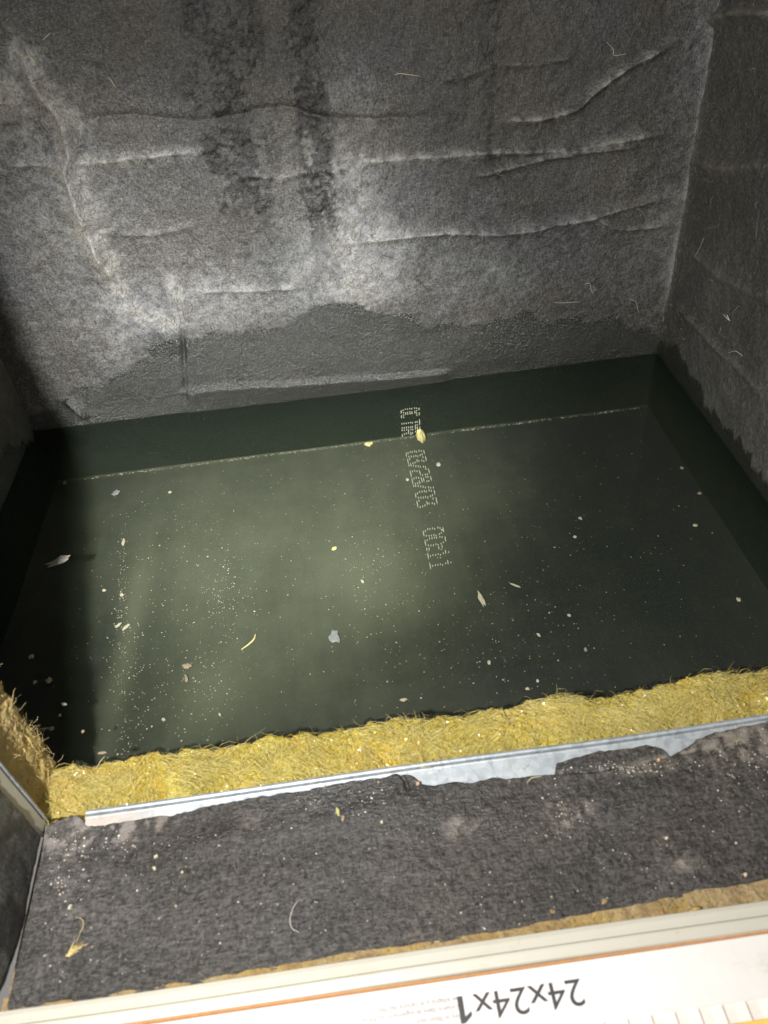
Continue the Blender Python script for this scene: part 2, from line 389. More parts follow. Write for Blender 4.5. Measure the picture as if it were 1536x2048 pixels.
# wet margin above the water
wb = wallpts([(40, 850), (190, 770), (260, 735), (320, 695), (370, 680), (430, 670), (500, 661), (560, 650), (610, 624), (700, 612), (740, 630), (830, 641), (880, 656), (950, 645), (1000, 640), (1050, 624), (1090, 650), (1130, 645), (1220, 634), (1290, 660), (1325, 690)])
ragged = (fbm(U, V, 40, 5, 9, .62)-.5)*.034
wet = 1-smooth(V-np.interp(U, wb[:, 0], wb[:, 1])-ragged, -.0015, .0035)
H += HFINE*(1-.55*wet)*(.25+.75*uw)
# dusty places and drip runs
def blob(px, py, rx, ry, a=1.):
    c = ony(px, py, D); s = .00056; return a*np.exp(-((U-c[0])/(rx*s))**2-((V-c[2])/(ry*s))**2)
crust = fbm(U, V, 130, 4, 13, .72)
dust = .11+.40*(fbm(U, V, 11, 4, 12)-.5)*2*.6+.14*(crust-.5)
for a in [(120, 480, 170, 220, .40), (60, 250, 110, 160, .35), (300, 610, 160, 70, .40), (700, 180, 70, 60, .50), (705, 480, 90, 60, .55), (715, 565, 80, 60, .95), (720, 330, 60, 60, .35), (760, 470, 60, 50, .35), (690, 420, 90, 80, .30), (560, 580, 200, 60, .35), (230, 700, 60, 60, .3),
          (1040, 545, 300, 75, .42), (985, 535, 10, 12, .7), (1250, 560, 110, 70, .15), (1345, 350, 22, 240, .12), (1330, 420, 30, 60, .5), (1395, 60, 40, 120, .5), (450, 620, 150, 50, .25), (15, 200, 40, 60, .7), (640, 320, 20, 14, .5), (250, 640, 60, 60, .3)]:
    b_ = blob(*a); dust += b_*(.60+.50*smooth(crust, .38, .64))*.66
dust += .60*np.clip(ridges, 0, 1)*(.4+1.0*smooth(crust, .35, .65))
for pts, w_, a_ in [([(40, 110), (95, 195), (130, 240), (142, 310), (138, 350), (168, 430), (198, 500), (235, 575), (275, 640), (330, 650)], .009, 1.15), ([(700, 325), (850, 315), (1000, 305)], .005, .35), ([(160, 330), (280, 318), (400, 303)], .006, .35), ([(120, 215), (150, 240), (160, 250)], .008, .4), ([(640, 300), (690, 340), (700, 420), (690, 480), (720, 560), (700, 600)], .022, .30), ([(340, 560), (355, 600), (360, 650)], .006, .6)]:
    dd_, _ = polydist(U, V, wallpts(pts)); dust += a_*np.exp(-(dd_/w_)**2)*(.4+.9*smooth(crust, .38, .64))*.9
dust -= blob(520, 60, 420, 160, .18)+blob(1250, 90, 200, 220, .12)
corner = np.exp(-np.clip(W-U, 0, None)/.004)*smooth(V, .03, .09)*fbm(U, V, 40, 3, 77); dust += 1.5*corner
stain = np.zeros_like(U)
for pts, w, a, lo in [([(430, -80), (445, 80), (455, 180), (470, 300), (478, 420), (480, 500)], .034, 1.2, .435), ([(598, -80), (606, 60), (614, 150), (622, 230), (634, 320), (640, 420), (652, 500), (650, 540)], .0150, 1.4, .395), ([(300, -40), (330, 120), (345, 260)], .02, .35, .5), ([(985, -60), (990, 160), (992, 380), (985, 470)], .014, .5, .40), ([(900, 60), (905, 200), (910, 280)], .022, .45, .45), ([(520, 330), (545, 450), (560, 520)], .008, .5, .45)]:
    d, al = polydist(U, V, wallpts(pts)); g = np.exp(-(d/w)**2)*a
    cl = .55*fbm(U, V, 70, 3, int(w*1e4), .6, 1.0, .5)+.45*fbm(U, V, 330, 3, int(w*1e4)+1, .6)
    stain = np.maximum(stain, np.clip(g*1.5, 0, 1)*smooth(cl+.16*(np.clip(g, 0, 1)-1), lo-.03, lo+.09)*(1-.8*smooth(al, .75, 1.0)))
stain *= (1-wet)*.95
# crumbs of the surface stand out where the drip ran
H += stain*(fbm(U, V, 230, 2, 15)-.5)*.003
P = np.stack([U, D-H, V], -1)
wall_back = sheet('wall_back', P, {'dust': np.clip(dust, -.2, 1.5)*(1-.75*wet), 'wet': np.maximum(np.clip(wet*(.75+.55*fbm(U, V, 50, 4, 19)), 0, 1), 1.25*smooth(-V, -.003, .003)), 'stain': stain}, MAT['liner'])
tag(wall_back, 'creased black liner wall at the back, damp along the water', None, None, 'structure')
WALL_H = H; 
def wall_y(x, z):
    i = int(np.clip((x+.012)/.724*(nu-1), 0, nu-1)); j = int(np.clip((z+.09)/.65*(nv-1), 0, nv-1)); return D-WALL_H[i, j]

# ------------------------------------------------------------------ right and left walls
def side_wall(name, X, sgn, px_wet, seed, rid, mat, dust0, stains=()):
    nu2, nv2 = 300, 360
    Y, Z = np.meshgrid(np.linspace(-.050 if sgn > 0 else -.002, D+.006, nu2), np.linspace(-.09, .56, nv2), indexing='ij')
    Hh = (fbm(Y, Z, 8, 3, seed)-.5)*.008 + (fbm(Y, Z, 60, 3, seed+1)-.5)*.0022 + (fbm(Y, Z, 220, 2, seed+2)-.5)*.0012
    Hh *= .3+.7*smooth(Z, -.008, .02)
    rr = np.zeros_like(Y)
    for i, (pts, w, h) in enumerate(rid):
        r = ridge(Y, Z, np.array([onx(x, y, X)[[1, 2]] for x, y in pts]), w, h, seed+10+i); Hh += r; rr += np.clip(r, 0, None)/.006
    b = np.array(sorted([tuple(onx(x, y, X)[[1, 2]]) for x, y in px_wet]))
    rag = (fbm(Y, Z, 60, 4, seed+5, .6, 1.6, .35)-.5)*.030
    wt = 1-smooth(Z-np.interp(Y, b[:, 0], b[:, 1])-rag, -.002, .003)
    du = dust0+.6*(fbm(Y, Z, 14, 4, seed+6)-.5)+.4*np.clip(rr, 0, 1)
    du += 1.0*np.exp(-np.clip(D-Y, 0, None)/.004)*smooth(Z, .03, .08)*fbm(Y, Z, 40, 3, seed+7)
    Pp = np.stack([X-sgn*Hh, Y, Z], -1)
    return sheet(name, Pp, {'dust': np.clip(du, 0, 1.4)*(1-.8*wt), 'wet': np.clip(wt+.25*smooth(-Z, -.004, .004), 0, 1.25), 'stain': np.zeros_like(Y)}, mat, None, sgn < 0)
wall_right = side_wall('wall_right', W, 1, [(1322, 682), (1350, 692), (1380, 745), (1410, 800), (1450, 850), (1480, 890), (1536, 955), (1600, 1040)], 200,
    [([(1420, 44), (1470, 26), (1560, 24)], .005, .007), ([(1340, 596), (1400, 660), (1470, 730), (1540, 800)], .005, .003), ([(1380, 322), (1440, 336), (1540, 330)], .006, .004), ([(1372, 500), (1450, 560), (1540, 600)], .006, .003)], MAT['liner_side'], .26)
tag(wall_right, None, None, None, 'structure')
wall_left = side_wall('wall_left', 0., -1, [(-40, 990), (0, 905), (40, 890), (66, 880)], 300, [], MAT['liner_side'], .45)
tag(wall_left, None, None, None, 'structure')

# ------------------------------------------------------------------ floor and water
nf, mf = 360, 260
U, V = np.meshgrid(np.linspace(-.01, W+.01, nf), np.linspace(-.01, D+.008, mf), indexing='ij')
def fblob(px, py, rx, ry, a): c = onz(px, py, FLOOR); return a*np.exp(-((U-c[0])/rx)**2-((V-c[1])/ry)**2)
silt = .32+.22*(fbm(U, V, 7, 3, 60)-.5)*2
for a in [(620, 1000, .22, .18, .40), (740, 1150, .04, .05, .25), (420, 1390, .03, .04, .25), (250, 1300, .012, .12, .35), (1300, 1050, .16, .25, -.30), (1000, 1350, .1, .05, -.12), (350, 1180, .06, .06, .1)]:  # first entry paints the torch's pool of light into the silt mask
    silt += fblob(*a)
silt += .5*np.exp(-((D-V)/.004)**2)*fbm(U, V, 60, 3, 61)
Hf = (fbm(U, V, 12, 3, 62)-.5)*.0012
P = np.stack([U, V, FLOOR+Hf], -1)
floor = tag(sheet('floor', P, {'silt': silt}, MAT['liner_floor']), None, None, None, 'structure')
nw = 40
wx0, wx1, wy0, wy1, wz0 = -.006, W+.006, -.010, D+.004, FLOOR-.006
Vw = [(wx0, wy0, wz0), (wx1, wy0, wz0), (wx1, wy1, wz0), (wx0, wy1, wz0), (wx0, wy0, 0), (wx1, wy0, 0), (wx1, wy1, 0), (wx0, wy1, 0)]
me = bpy.data.meshes.new('water'); me.from_pydata(Vw, [], [(3, 2, 1, 0), (4, 5, 6, 7), (0, 1, 5, 4), (1, 2, 6, 5), (2, 3, 7, 6), (3, 0, 4, 7)]); me.update()
water = tag(link('water', me, MAT['water']), 'murky green standing water filling the plenum', None, None, 'structure')

# ------------------------------------------------------------------ print on the submerged liner
# strokes are read off in enlarged views; every stroke is a dot (x, y) or a short bar (x0, y0, x1, y1)
G1 = [[(195, 320, 205, 445), (275, 372), (365, 355), (455, 348), (520, 330), (595, 330), (705, 300), (770, 240, 768, 315), (862, 272), (600, 455), (608, 520), (712, 425), (712, 485), (782, 418), (785, 485), (883, 400), (888, 460)],
      [(230, 760, 232, 870), (305, 755), (388, 715), (468, 712), (547, 697), (622, 697), (728, 672), (802, 680), (895, 665, 892, 750), (315, 845), (395, 835, 405, 920), (470, 835), (475, 890), (555, 818), (560, 880), (628, 825), (632, 875), (738, 795), (742, 850), (805, 770), (240, 945, 245, 1045), (320, 935), (325, 1020), (807, 860), (815, 940), (905, 840, 903, 935)],
      [(258, 1265), (340, 1252), (418, 1247), (502, 1232), (585, 1220), (650, 1225), (762, 1205), (826, 1192), (915, 1090, 918, 1305), (268, 1420), (348, 1415), (430, 1400), (508, 1398), (590, 1385), (655, 1385), (268, 1508), (352, 1510), (435, 1490), (508, 1475, 506, 1580), (595, 1478), (660, 1480), (762, 1322), (832, 1305), (765, 1390), (835, 1398), (765, 1458), (838, 1450), (272, 1655, 278, 1750), (355, 1648), (432, 1630), (512, 1620), (595, 1570, 597, 1685), (660, 1600), (768, 1560), (838, 1580), (925, 1370, 932, 1590)]]
G2 = [[(190, 250, 208, 360), (255, 245), (322, 210), (388, 205), (460, 187), (520, 198), (600, 168), (672, 178), (742, 155, 775, 265), (283, 355), (355, 350), (430, 347), (497, 328), (560, 342), (642, 312), (700, 285), (303, 432), (722, 372)],
      [(232, 430, 270, 580), (335, 588), (410, 560), (475, 540), (532, 450, 543, 525), (595, 488), (688, 475), (752, 495), (795, 340, 835, 490), (278, 632), (348, 632), (427, 637), (502, 655), (577, 657), (642, 672), (740, 672), (802, 685), (818, 745)],
      [(315, 800, 365, 1000), (392, 820), (463, 797), (538, 815), (605, 790, 650, 935), (885, 730, 940, 885), (710, 938), (797, 918), (862, 910)],
      [(372, 1045, 412, 1220), (440, 1045), (513, 1018), (588, 1020), (660, 1005, 708, 1165), (732, 1030, 765, 1145), (818, 998), (882, 992), (957, 975, 995, 1110), (608, 1138), (850, 1130), (912, 1118), (485, 1215), (553, 1195), (630, 1192)],
      [(428, 1277), (495, 1280), (578, 1278), (655, 1292), (732, 1300), (802, 1325), (898, 1318), (967, 1335), (1052, 1328), (485, 1520, 505, 1645), (550, 1510), (618, 1465), (692, 1455), (768, 1440), (828, 1448), (918, 1415), (990, 1432), (1075, 1415, 1105, 1545)],
      [(580, 1645), (660, 1645), (735, 1640), (805, 1622), (878, 1638), (963, 1598), (1025, 1568), (600, 1740), (1045, 1672), (530, 1755, 570, 1950), (638, 1942), (715, 1915), (788, 1888), (840, 1770, 865, 1865), (915, 1825), (1015, 1820), (1085, 1840), (1130, 1640, 1175, 1835)]]
G3 = [[(272, 365, 315, 545), (355, 365), (435, 302), (512, 292), (600, 270), (672, 290), (780, 245), (855, 262), (950, 240, 985, 400), (900, 320, 965, 335), (390, 528), (482, 530), (565, 522), (648, 498), (720, 520), (828, 470), (897, 430)],
      [(335, 690, 375, 870), (415, 680), (498, 620), (580, 610), (665, 590), (738, 598), (848, 565), (925, 575), (1020, 555, 1055, 720), (458, 855), (545, 860), (635, 855), (715, 815), (790, 840), (890, 795), (967, 750)],
      [(398, 945, 405, 1035), (480, 945, 488, 1025), (805, 900, 820, 985), (918, 850, 932, 940)],
      [(430, 1120, 465, 1320), (530, 1215), (612, 1188), (705, 1185), (792, 1155), (870, 1178), (972, 1128), (1030, 1020, 1055, 1140), (1145, 1085)],
      [(500, 1465, 540, 1660), (603, 1555), (698, 1532), (782, 1522), (868, 1498), (945, 1520), (1052, 1472), (1108, 1365, 1138, 1490), (1228, 1438)]]
def disc(cx, cy, rx, ry, ang, n=8):
    ca, sa = math.cos(ang), math.sin(ang)
    return [(cx+rx*math.cos(t)*ca-ry*math.sin(t)*sa, cy+rx*math.cos(t)*sa+ry*math.sin(t)*ca) for t in np.linspace(0, 2*math.pi, n, endpoint=False)]
def printed(strokes, x0, y0, sc, place, parent):
    Vv, F = [], []
    for s in strokes:
        if len(s) == 2: o = disc(x0+s[0]/sc, y0+s[1]/sc, 1.05, 1.35, random.uniform(-.3, .3))
        else:
            ax, ay, bx, by = s; L = math.hypot(bx-ax, by-ay)/sc/2+.6; o = disc(x0+(ax+bx)/2/sc, y0+(ay+by)/2/sc, L, .95, math.atan2(by-ay, bx-ax), 10)
        b = len(Vv); pts = [place(x, y) for x, y in o]; Vv += [p[0] for p in pts]+[p[1] for p in pts]; n = len(o)
        F += [tuple(range(b+n, b+2*n))]+[(b+i, b+(i+1) % n, b+n+(i+1) % n, b+n+i) for i in range(n)]
    me = bpy.data.meshes.new('printed_character'); me.from_pydata([tuple(v) for v in Vv], [], F); me.update()
    return link('printed_character', me, MAT['dot'], parent)
def on_wall(x, y):
    p = ony(x, y, D-.0016); return p+np.array([0, .0040, 0]), p
def on_floor(x, y):
    p = onz(x, y, FLOOR+.0012); return p-np.array([0, 0, .0020]), p
for g in G1: printed(g, 790, 780, 18.61, on_wall, wall_back)
for g in G2: printed(g, 800, 890, 15.76, on_floor, floor)
for g in G3: printed(g, 830, 1040, 17.07, on_floor, floor)

# ------------------------------------------------------------------ wet insulation of the front wall and the left jamb
def lumpy_block(name, P, U, V, mat, parent, pale, flip=False):
    me = mesh_np(name, P.reshape(-1, 3), grid_faces(*P.shape[:2], flip)); attr(me, 'pale', pale); attr(me, 'tone', fbm(U, V, 30, 2, 5))
    return link(name, me, mat, parent)
front = empty('insulation_strip', (0, 0, 0))
tag(front, 'soaked bright yellow fibreglass strip between the water and the front flange', 'insulation')
n1, n2 = 620, 74
s = np.linspace(0, 1, n2)
X, S = np.meshgrid(np.linspace(XJ-.004, XE, n1), s, indexing='ij')
# section from the flange (s=0) over the top to the water side (s=1)
yy = -TI+.002+S*(TI-.001); zz = np.where(S < .88, .0040+.0045*np.sin(np.clip(S/.88, 0, 1)*math.pi)**.7, .0040-(S-.88)/.12*.016)
lump = (fbm(X, S*TI, 42, 4, 80, .55)-.42)*.017 + (np.abs(fbm(X, S*TI, 130, 3, 81)-.5))*-.010 + (fbm(X, S*TI, 420, 2, 82)-.5)*.0022
edge = (fbm(X, X*0, 26, 5, 83, .62)-.5)*.021
zz = zz+lump*np.clip(1.15-.3*S, 0, 1)+.002; yy = yy+edge*smooth(S, .45, 1.)+(fbm(X, S*TI, 150, 2, 84)-.5)*.004*S
P = np.stack([X, yy, zz], -1)
pale = smooth(fbm(X, S*TI, 20, 3, 85), .40, .70)*.55*smooth(X, .30, .50)+.5*(1-smooth(X, .12, .19))
lumpy_block('batt', P, X, S, MAT['yellow'], front, pale, True)
FR = (P, X)
# black facing along the water side
me_pts = []
xs = np.linspace(XJ-.01, XE, 420); rows = 12
Xf, T = np.meshgrid(xs, np.linspace(0, 1, rows), indexing='ij')
top_e = np.array([P[int(np.clip(round((x-(XJ-.004))/(XE-XJ+.004)*(n1-1)), 0, n1-1)), int(n2*.90)] for x in xs])
rim = (fbm(Xf, T, 55, 4, 86, .6)-.45)*.010*(1-T)
Yf = top_e[:, 1][:, None]*np.ones_like(T)-.0020+.0065*smooth(T, 0, .2)+(fbm(Xf, T*.1, 120, 3, 87)-.5)*.003
Zf = (top_e[:, 2][:, None]+.0042)*(1-T)+(-.085)*T**1.7+rim
sheet('black_facing', np.stack([Xf, Yf, Zf], -1), {'dust': .25+0*T, 'wet': .85+0*T, 'stain': 0*T}, MAT['liner_sill'], front, True)
def surface_fibres(name, P, N, dirs, L, r, mat, parent, curl=1.6, lift=.6, region=None, up=np.array([0, 0, 1.]), ymax=None, flow=False):
    q = P.reshape(-1, 3); idx = RNG.integers(0, len(q), N*3)
    if region is not None: idx = idx[region(q[idx])]
    idx = idx[:N]; n = len(idx); p0 = q[idx]
    d = RNG.normal(size=(n, 3))*np.array(dirs)+up*np.abs(RNG.normal(size=(n, 1)))*lift
    cu = RNG.normal(size=n)*curl
    if flow:                                    # matted: strands of one clump run the same way
        an = fbm(p0[:, 0], p0[:, 1], 24, 3, 89)*15+RNG.normal(size=n)*.35; d[:, 0] = np.cos(an); d[:, 1] = .75*np.sin(an); cu = (fbm(p0[:, 0], p0[:, 1], 55, 2, 97)-.5)*5+RNG.normal(size=n)*.3
    if ymax is not None:
        LL = RNG.uniform(*L, n); near = p0[:, 1]+.95*LL > ymax(p0[:, 0]); d[near, 1] = -np.abs(d[near, 1])*.6-.12; cu[near] *= .1
    me = fibre_mesh(name, p0+up*(.0004 if flow else -.0008), d, RNG.uniform(*L, n) if ymax is None else LL, RNG.uniform(*r, n), cu, 5, RNG.normal(size=(n, 3))*np.array(dirs)+up*.05)
    o = link(name, me, mat, parent); o['kind'] = 'stuff'; return o
surface_fibres('fibres', P[:, :int(n2*.9)], 10500, (1, .5, .05), (.007, .030), (.00006, .00017), MAT['ystrand'], front, 1.0, .03, None, ymax=lambda x: np.interp(x, X[:, 0], P[:, int(n2*.88), 1])-.002, flow=True)
st_ = np.array([P[random.randrange(n1), int(n2*.86)] for _ in range(60)]); so_ = link('stray_fibres', fibre_mesh('stray_fibres', st_, RNG.normal(size=(60, 3))*np.array([1, .3, .2])+np.array([0, .3, .3]), RNG.uniform(.003, .010, 60), RNG.uniform(.00007, .00015, 60), RNG.normal(size=60)*1.3, 5), MAT['ystrand'], front); so_['kind'] = 'stuff'
surface_fibres('facing_fibres', np.stack([Xf, Yf, Zf], -1)[:, :2], 420, (1, .8, .3), (.002, .007), (.00008, .00015), MAT['kstrand'], front, 1.2, .5)

# glossy yellow beads added among the wet fibres to catch glints
nb_ = 1100; q_ = FR[0][:, 2:int(n2*.86)].reshape(-1, 3); pb = q_[RNG.integers(0, len(q_), nb_)]; pb = pb[fbm(pb[:, 0], pb[:, 1], 45, 2, 88) > .50]
sv = []; sf = []
for a_ in range(5):
    for b_ in range(8): sv.append((math.sin(math.pi*(a_+.5)/5)*math.cos(b_*math.pi/4), math.sin(math.pi*(a_+.5)/5)*math.sin(b_*math.pi/4), math.cos(math.pi*(a_+.5)/5)))
sv += [(0, 0, 1), (0, 0, -1)]; sv = np.array(sv)
for a_ in range(4):
    for b_ in range(8): sf += [(a_*8+b_, a_*8+8+b_, a_*8+8+(b_+1) % 8), (a_*8+b_, a_*8+8+(b_+1) % 8, a_*8+(b_+1) % 8)]
for b_ in range(8): sf += [(40, b_, (b_+1) % 8), (41, 32+(b_+1) % 8, 32+b_)]
rb = np.abs(RNG.normal(size=len(pb)))*.0007+.0003
Vb = pb[:, None]+sv[None]*rb[:, None, None]*RNG.uniform(.7, 1.3, (len(pb), 1, 3)); Fb = (np.arange(len(pb))*42)[:, None, None]+np.array(sf)[None]
me = mesh_np('glint_beads', Vb.reshape(-1, 3), Fb.reshape(-1, 3)); bo = link('glint_beads', me, MAT['bead'], front); bo['kind'] = 'stuff'
jamb = empty('jamb_insulation', (0, 0, 0))
tag(jamb, 'dry tan yellow cut edge of fibreglass rising along the left jamb', 'insulation')
nz, ny = 420, 60
Z, S = np.meshgrid(np.linspace(-.085, .56, nz), np.linspace(0, 1, ny), indexing='ij')
lump = (fbm(Z, S*TI, 45, 4, 90)-.45)*.009+(fbm(Z, S*TI, 300, 3, 91)-.5)*.0025
rise = smooth(S, .88, 1.)
xx = XJ+lump-.018*rise**2-.004*(1-smooth(S, 0, .2)); yj = -TI+.002+S*(TI-.001)+(fbm(Z, Z*0, 30, 3, 92)-.5)*.008*smooth(S, .5, 1)
Pj = np.stack([xx, yj, Z], -1)
lumpy_block('batt', Pj, Z, S, MAT['tan'], jamb, smooth(fbm(Z, S*TI, 25, 3, 93), .4, .7)*.6, False)
surface_fibres('fibres', Pj[:, :-3], 2600, (.06, .25, 1), (.004, .012), (.0001, .00022), MAT['tstrand'], jamb, 1.3, .06, lambda q: q[:, 2] < .3, np.array([1., 0, 0]))
# its black facing towards the plenum
Zg, T = np.meshgrid(np.linspace(-.085, .56, 300), np.linspace(0, 1, 40), indexing='ij')
e = np.interp(Zg[:, 0], Z[:, 0], Pj[:, -4, 1]); ex = np.interp(Zg[:, 0], Z[:, 0], Pj[:, -4, 0])
rim = (fbm(Zg, T, 60, 4, 94, .6)-.4)*.006*(1-T)
Xg = ex[:, None]+.0008+rim-T*(XJ+.01); Yg = e[:, None]+.0022+.0025*smooth(T, 0, .1)+(fbm(Zg, T*.1, 90, 3, 95)-.5)*.003
sheet('black_facing', np.stack([Xg, Yg, Zg], -1), {'dust': .4+0*T, 'wet': 0*T, 'stain': 0*T}, MAT['liner_side'], jamb, False)
surface_fibres('facing_fibres', np.stack([Xg, Yg, Zg], -1)[:, :2], 260, (.6, .8, 1), (.002, .008), (.00008, .00014), MAT['dstrand'], jamb, 1.2, .3, lambda q: q[:, 2] < .3, np.array([.5, .8, 0]))

# ------------------------------------------------------------------ galvanised flanges
flange = empty('metal_flange', (0, 0, 0)); tag(flange, 'long galvanised steel flange edging the yellow insulation strip', 'flange')
xs = list(np.linspace(.1505, XE, 60))
wobf = lambda x, y, z: (.0006*math.sin(x*23), .0004*math.sin(x*31+1))
hem = [(-TI-.0006, .008), (-TI-.0002, .0155), (-TI-.0010, .0172), (-TI-.0024, .0176), (-TI-.0034, .0168), (-TI-.0036, .0152), (-TI-.0030, .0120), (-TI-.0026, .008)]
hm = extrude_x('hem', hem, xs, MAT['galv'], flange, True, wobf, False)
fold = [(-TI-.0037, .0135), (-TI-.0042, .0158), (-TI-.0052, .0163), (-TI-.0062, .0159), (-TI-.0270, .0112), (-TI-.0270, .0100), (-TI-.0062, .0138), (-TI-.0045, .0130)]
fc = extrude_x('face', fold, xs, MAT['galv'], flange, True, wobf, False)
for o in (hm, fc):
    co = np.array([v.co[:] for v in o.data.vertices]); dirt = (1-smooth(co[:, 0], .16, .215))*smooth(-co[:, 1], TI+.004, TI+.009)*1.2; attr(o.data, 'dirt', dirt)
jf = empty('jamb_flange', (0, 0, 0)); tag(jf, 'short bent steel flange at the left jamb corner, cream on its face', 'flange')
def vflange(name, prof, z0, z1, mat):
    """profile in (x, y) swept upward"""
    n = len(prof); V = []; zs = np.linspace(z0, z1, 24)
    for z in zs:
        for (x, y) in prof: V.append((x+.0004*math.sin(z*60), y, z))
    F = [(k*n+j, k*n+(j+1) % n, (k+1)*n+(j+1) % n, (k+1)*n+j) for k in range(len(zs)-1) for j in range(n)]
    F += [tuple(reversed(range(n))), tuple(range((len(zs)-1)*n, len(zs)*n))]
    me = bpy.data.meshes.new(name); me.from_pydata(V, [], F); me.update(); attr(me, 'dirt', np.zeros(len(V)))
    return link(name, me, mat, jf)
vflange('hem', [(XJ-.012, -TI-.0006), (XJ+.0045, -TI-.0004), (XJ+.0060, -TI-.0014), (XJ+.0062, -TI-.0028), (XJ+.0050, -TI-.0036), (XJ-.012, -TI-.0034)], .014, .56, MAT['galv'])
vflange('face', [(XJ+.0030, -TI-.0038), (XJ+.0052, -TI-.0042), (XJ+.0060, -TI-.0054), (XJ+.0050, -TI-.0160), (XJ+.0036, -TI-.0160), (XJ+.0034, -TI-.0062)], .0150, .56, MAT['cream'])

# ------------------------------------------------------------------ duct sill: black liner mat on fibreglass
sill = empty('liner_mat', (0, 0, 0)); tag(sill, 'dusty black liner mat lying on the duct sill before the flange', 'liner')
edge_px = [(90, 1652), (128, 1642), (160, 1634), (176, 1652), (240, 1646), (330, 1632), (390, 1620), (500, 1597), (600, 1585), (700, 1566), (768, 1556), (800, 1552), (822, 1556), (842, 1572), (900, 1568), (1000, 1557), (1108, 1546), (1112, 1526), (1180, 1507), (1290, 1494), (1322, 1500), (1338, 1512), (1360, 1502), (1390, 1482), (1460, 1464), (1540, 1446), (1700, 1428)]
ed = np.array([onz(x, y, .0135)[:2] for x, y in edge_px])
near_px = [(10, 2021), (200, 1992), (330, 1970), (480, 1946), (640, 1918), (768, 1895), (900, 1877), (1040, 1853), (1136, 1838), (1250, 1814), (1300, 1806), (1370, 1786), (1536, 1762), (1700, 1735)]
nr = np.array([onz(x, y, .0135)[:2] for x, y in near_px])
n1, n2 = 620, 170
xsl = np.linspace(.1262, XE, n1)
Xs, T = np.meshgrid(xsl, np.linspace(0, 1, n2), indexing='ij')
yb = np.interp(Xs, ed[:, 0], ed[:, 1])+(fbm(Xs, Xs*0, 90, 4, 100, .6)-.5)*.004; yn = np.interp(Xs, nr[:, 0], nr[:, 1])+(fbm(Xs, Xs*0, 60, 3, 101)-.5)*.003
Ys = yn+(yb-yn)*T
base = np.interp(-Ys, [TI+.004, TI+.012, TI+.028, TI+.05, .2], [.0178, .0160, .0135, .0128, .0122])
Hs = (fbm(Xs, Ys, 11, 3, 102)-.5)*.003+(fbm(Xs, Ys, 70, 3, 103)-.5)*.0012+(fbm(Xs, Ys, 260, 2, 104)-.5)*.0008
def tear(px): return np.array([onz(x, y, .0135)[:2] for x, y in px])
dcut, al = polydist(Xs, Ys, tear([(1112, 1548), (1200, 1541), (1260, 1532), (1338, 1514), (1400, 1502), (1480, 1490)])); Hs -= .0012*np.exp(-(dcut/.0012)**2)
dcut2, _ = polydist(Xs, Ys, tear([(800, 1552), (812, 1566), (815, 1580)])); Hs -= .0025*np.exp(-(dcut2/.0012)**2)
Hs += .0022*np.exp(-(polydist(Xs, Ys, tear([(380, 1690), (600, 1655), (760, 1625), (830, 1606)]))[0]/.008)**2)
Zs = base+Hs
Zs = np.where(T < .012, Zs-.003, Zs); Zs = np.where(T > .992, Zs-.0022, Zs)
dust = .10+.45*(fbm(Xs, Ys, 22, 4, 105)-.5)*1.4
def sb(px, py, rx, ry, a): c = onz(px, py, .0125); return a*np.exp(-((Xs-c[0])/rx)**2-((Ys-c[1])/ry)**2)
pk = fbm(Xs, Ys, 150, 4, 106, .6)
for a in [(240, 1660, .035, .008, 1.1), (140, 1655, .022, .010, 1.3), (180, 1720, .03, .03, .12), (930, 1650, .012, .008, 1.0), (1140, 1625, .012, .010, 1.2), (1365, 1725, .006, .005, .9), (1500, 1490, .030, .012, .9), (1480, 1560, .03, .03, .18), (110, 1850, .015, .04, .22), (1250, 1545, .03, .003, .7), (560, 1640, .06, .010, .25), (1380, 1790, .01, .008, .5)]:
    g = sb(*a); dust += g*(.18+1.4*smooth(pk, .40, .68))
Zs += sb(150, 1655, .022, .008, 1.)*(fbm(Xs, Ys, 120, 3, 107)-.4)*.007
P0 = None
dust += .9*np.exp(-(dcut/.0016)**2)*smooth(pk, .35, .6)
wetn = sb(690, 1590, .055, .012, .5)+sb(950, 1620, .10, .022, .30)+sb(780, 1800, .10, .03, .12)
P = np.stack([Xs, Ys, Zs], -1)
mat_top = sheet('facing', P, {'dust': np.clip(dust, 0, 1.5), 'wet': np.clip(wetn, 0, 1), 'stain': np.zeros_like(Xs)}, MAT['liner_sill'], sill, False)
SILL = (P, xsl)
def sill_z(x, y):
    i = int(np.clip((x-.1262)/(XE-.1262)*(n1-1), 0, n1-1)); t = (y-yn[i, 0])/(yb[i, 0]-yn[i, 0]); j = int(np.clip(t*(n2-1), 0, n2-1)); return Zs[i, j]
surface_fibres('fibres', P, 5200, (1, .35, .08), (.002, .007), (.00005, .00010), MAT['dstrand'], sill, .9, .06)
# raw fibreglass under the mat, showing along the near edge
xr = np.linspace(.122, XE, 420); Xr, T = np.meshgrid(xr, np.linspace(0, 1, 24), indexing='ij')
ynr = np.interp(Xr, nr[:, 0], nr[:, 1])
Yr = (YF-.001)+(ynr+.008-YF)*T
Zr = .0085+.0022*T+(fbm(Xr, Yr, 80, 3, 110)-.5)*.0035+(fbm(Xr, Yr, 350, 2, 111)-.5)*.0015
Zr = np.where(T < .08, Zr-.004*(1-T/.08), Zr)
lumpy_block('raw_edge', np.stack([Xr, Yr, Zr], -1), Xr, Yr, MAT['brown'], sill, smooth(fbm(Xr, Yr, 30, 3, 112), .4, .7)*.5*smooth(Xr, .3, .5), False)
surface_fibres('edge_fibres', np.stack([Xr, Yr, Zr], -1)[:, :10], 1100, (1, .8, .3), (.002, .009), (.00007, .00015), MAT['bstrand'], sill, 1.2, .2)
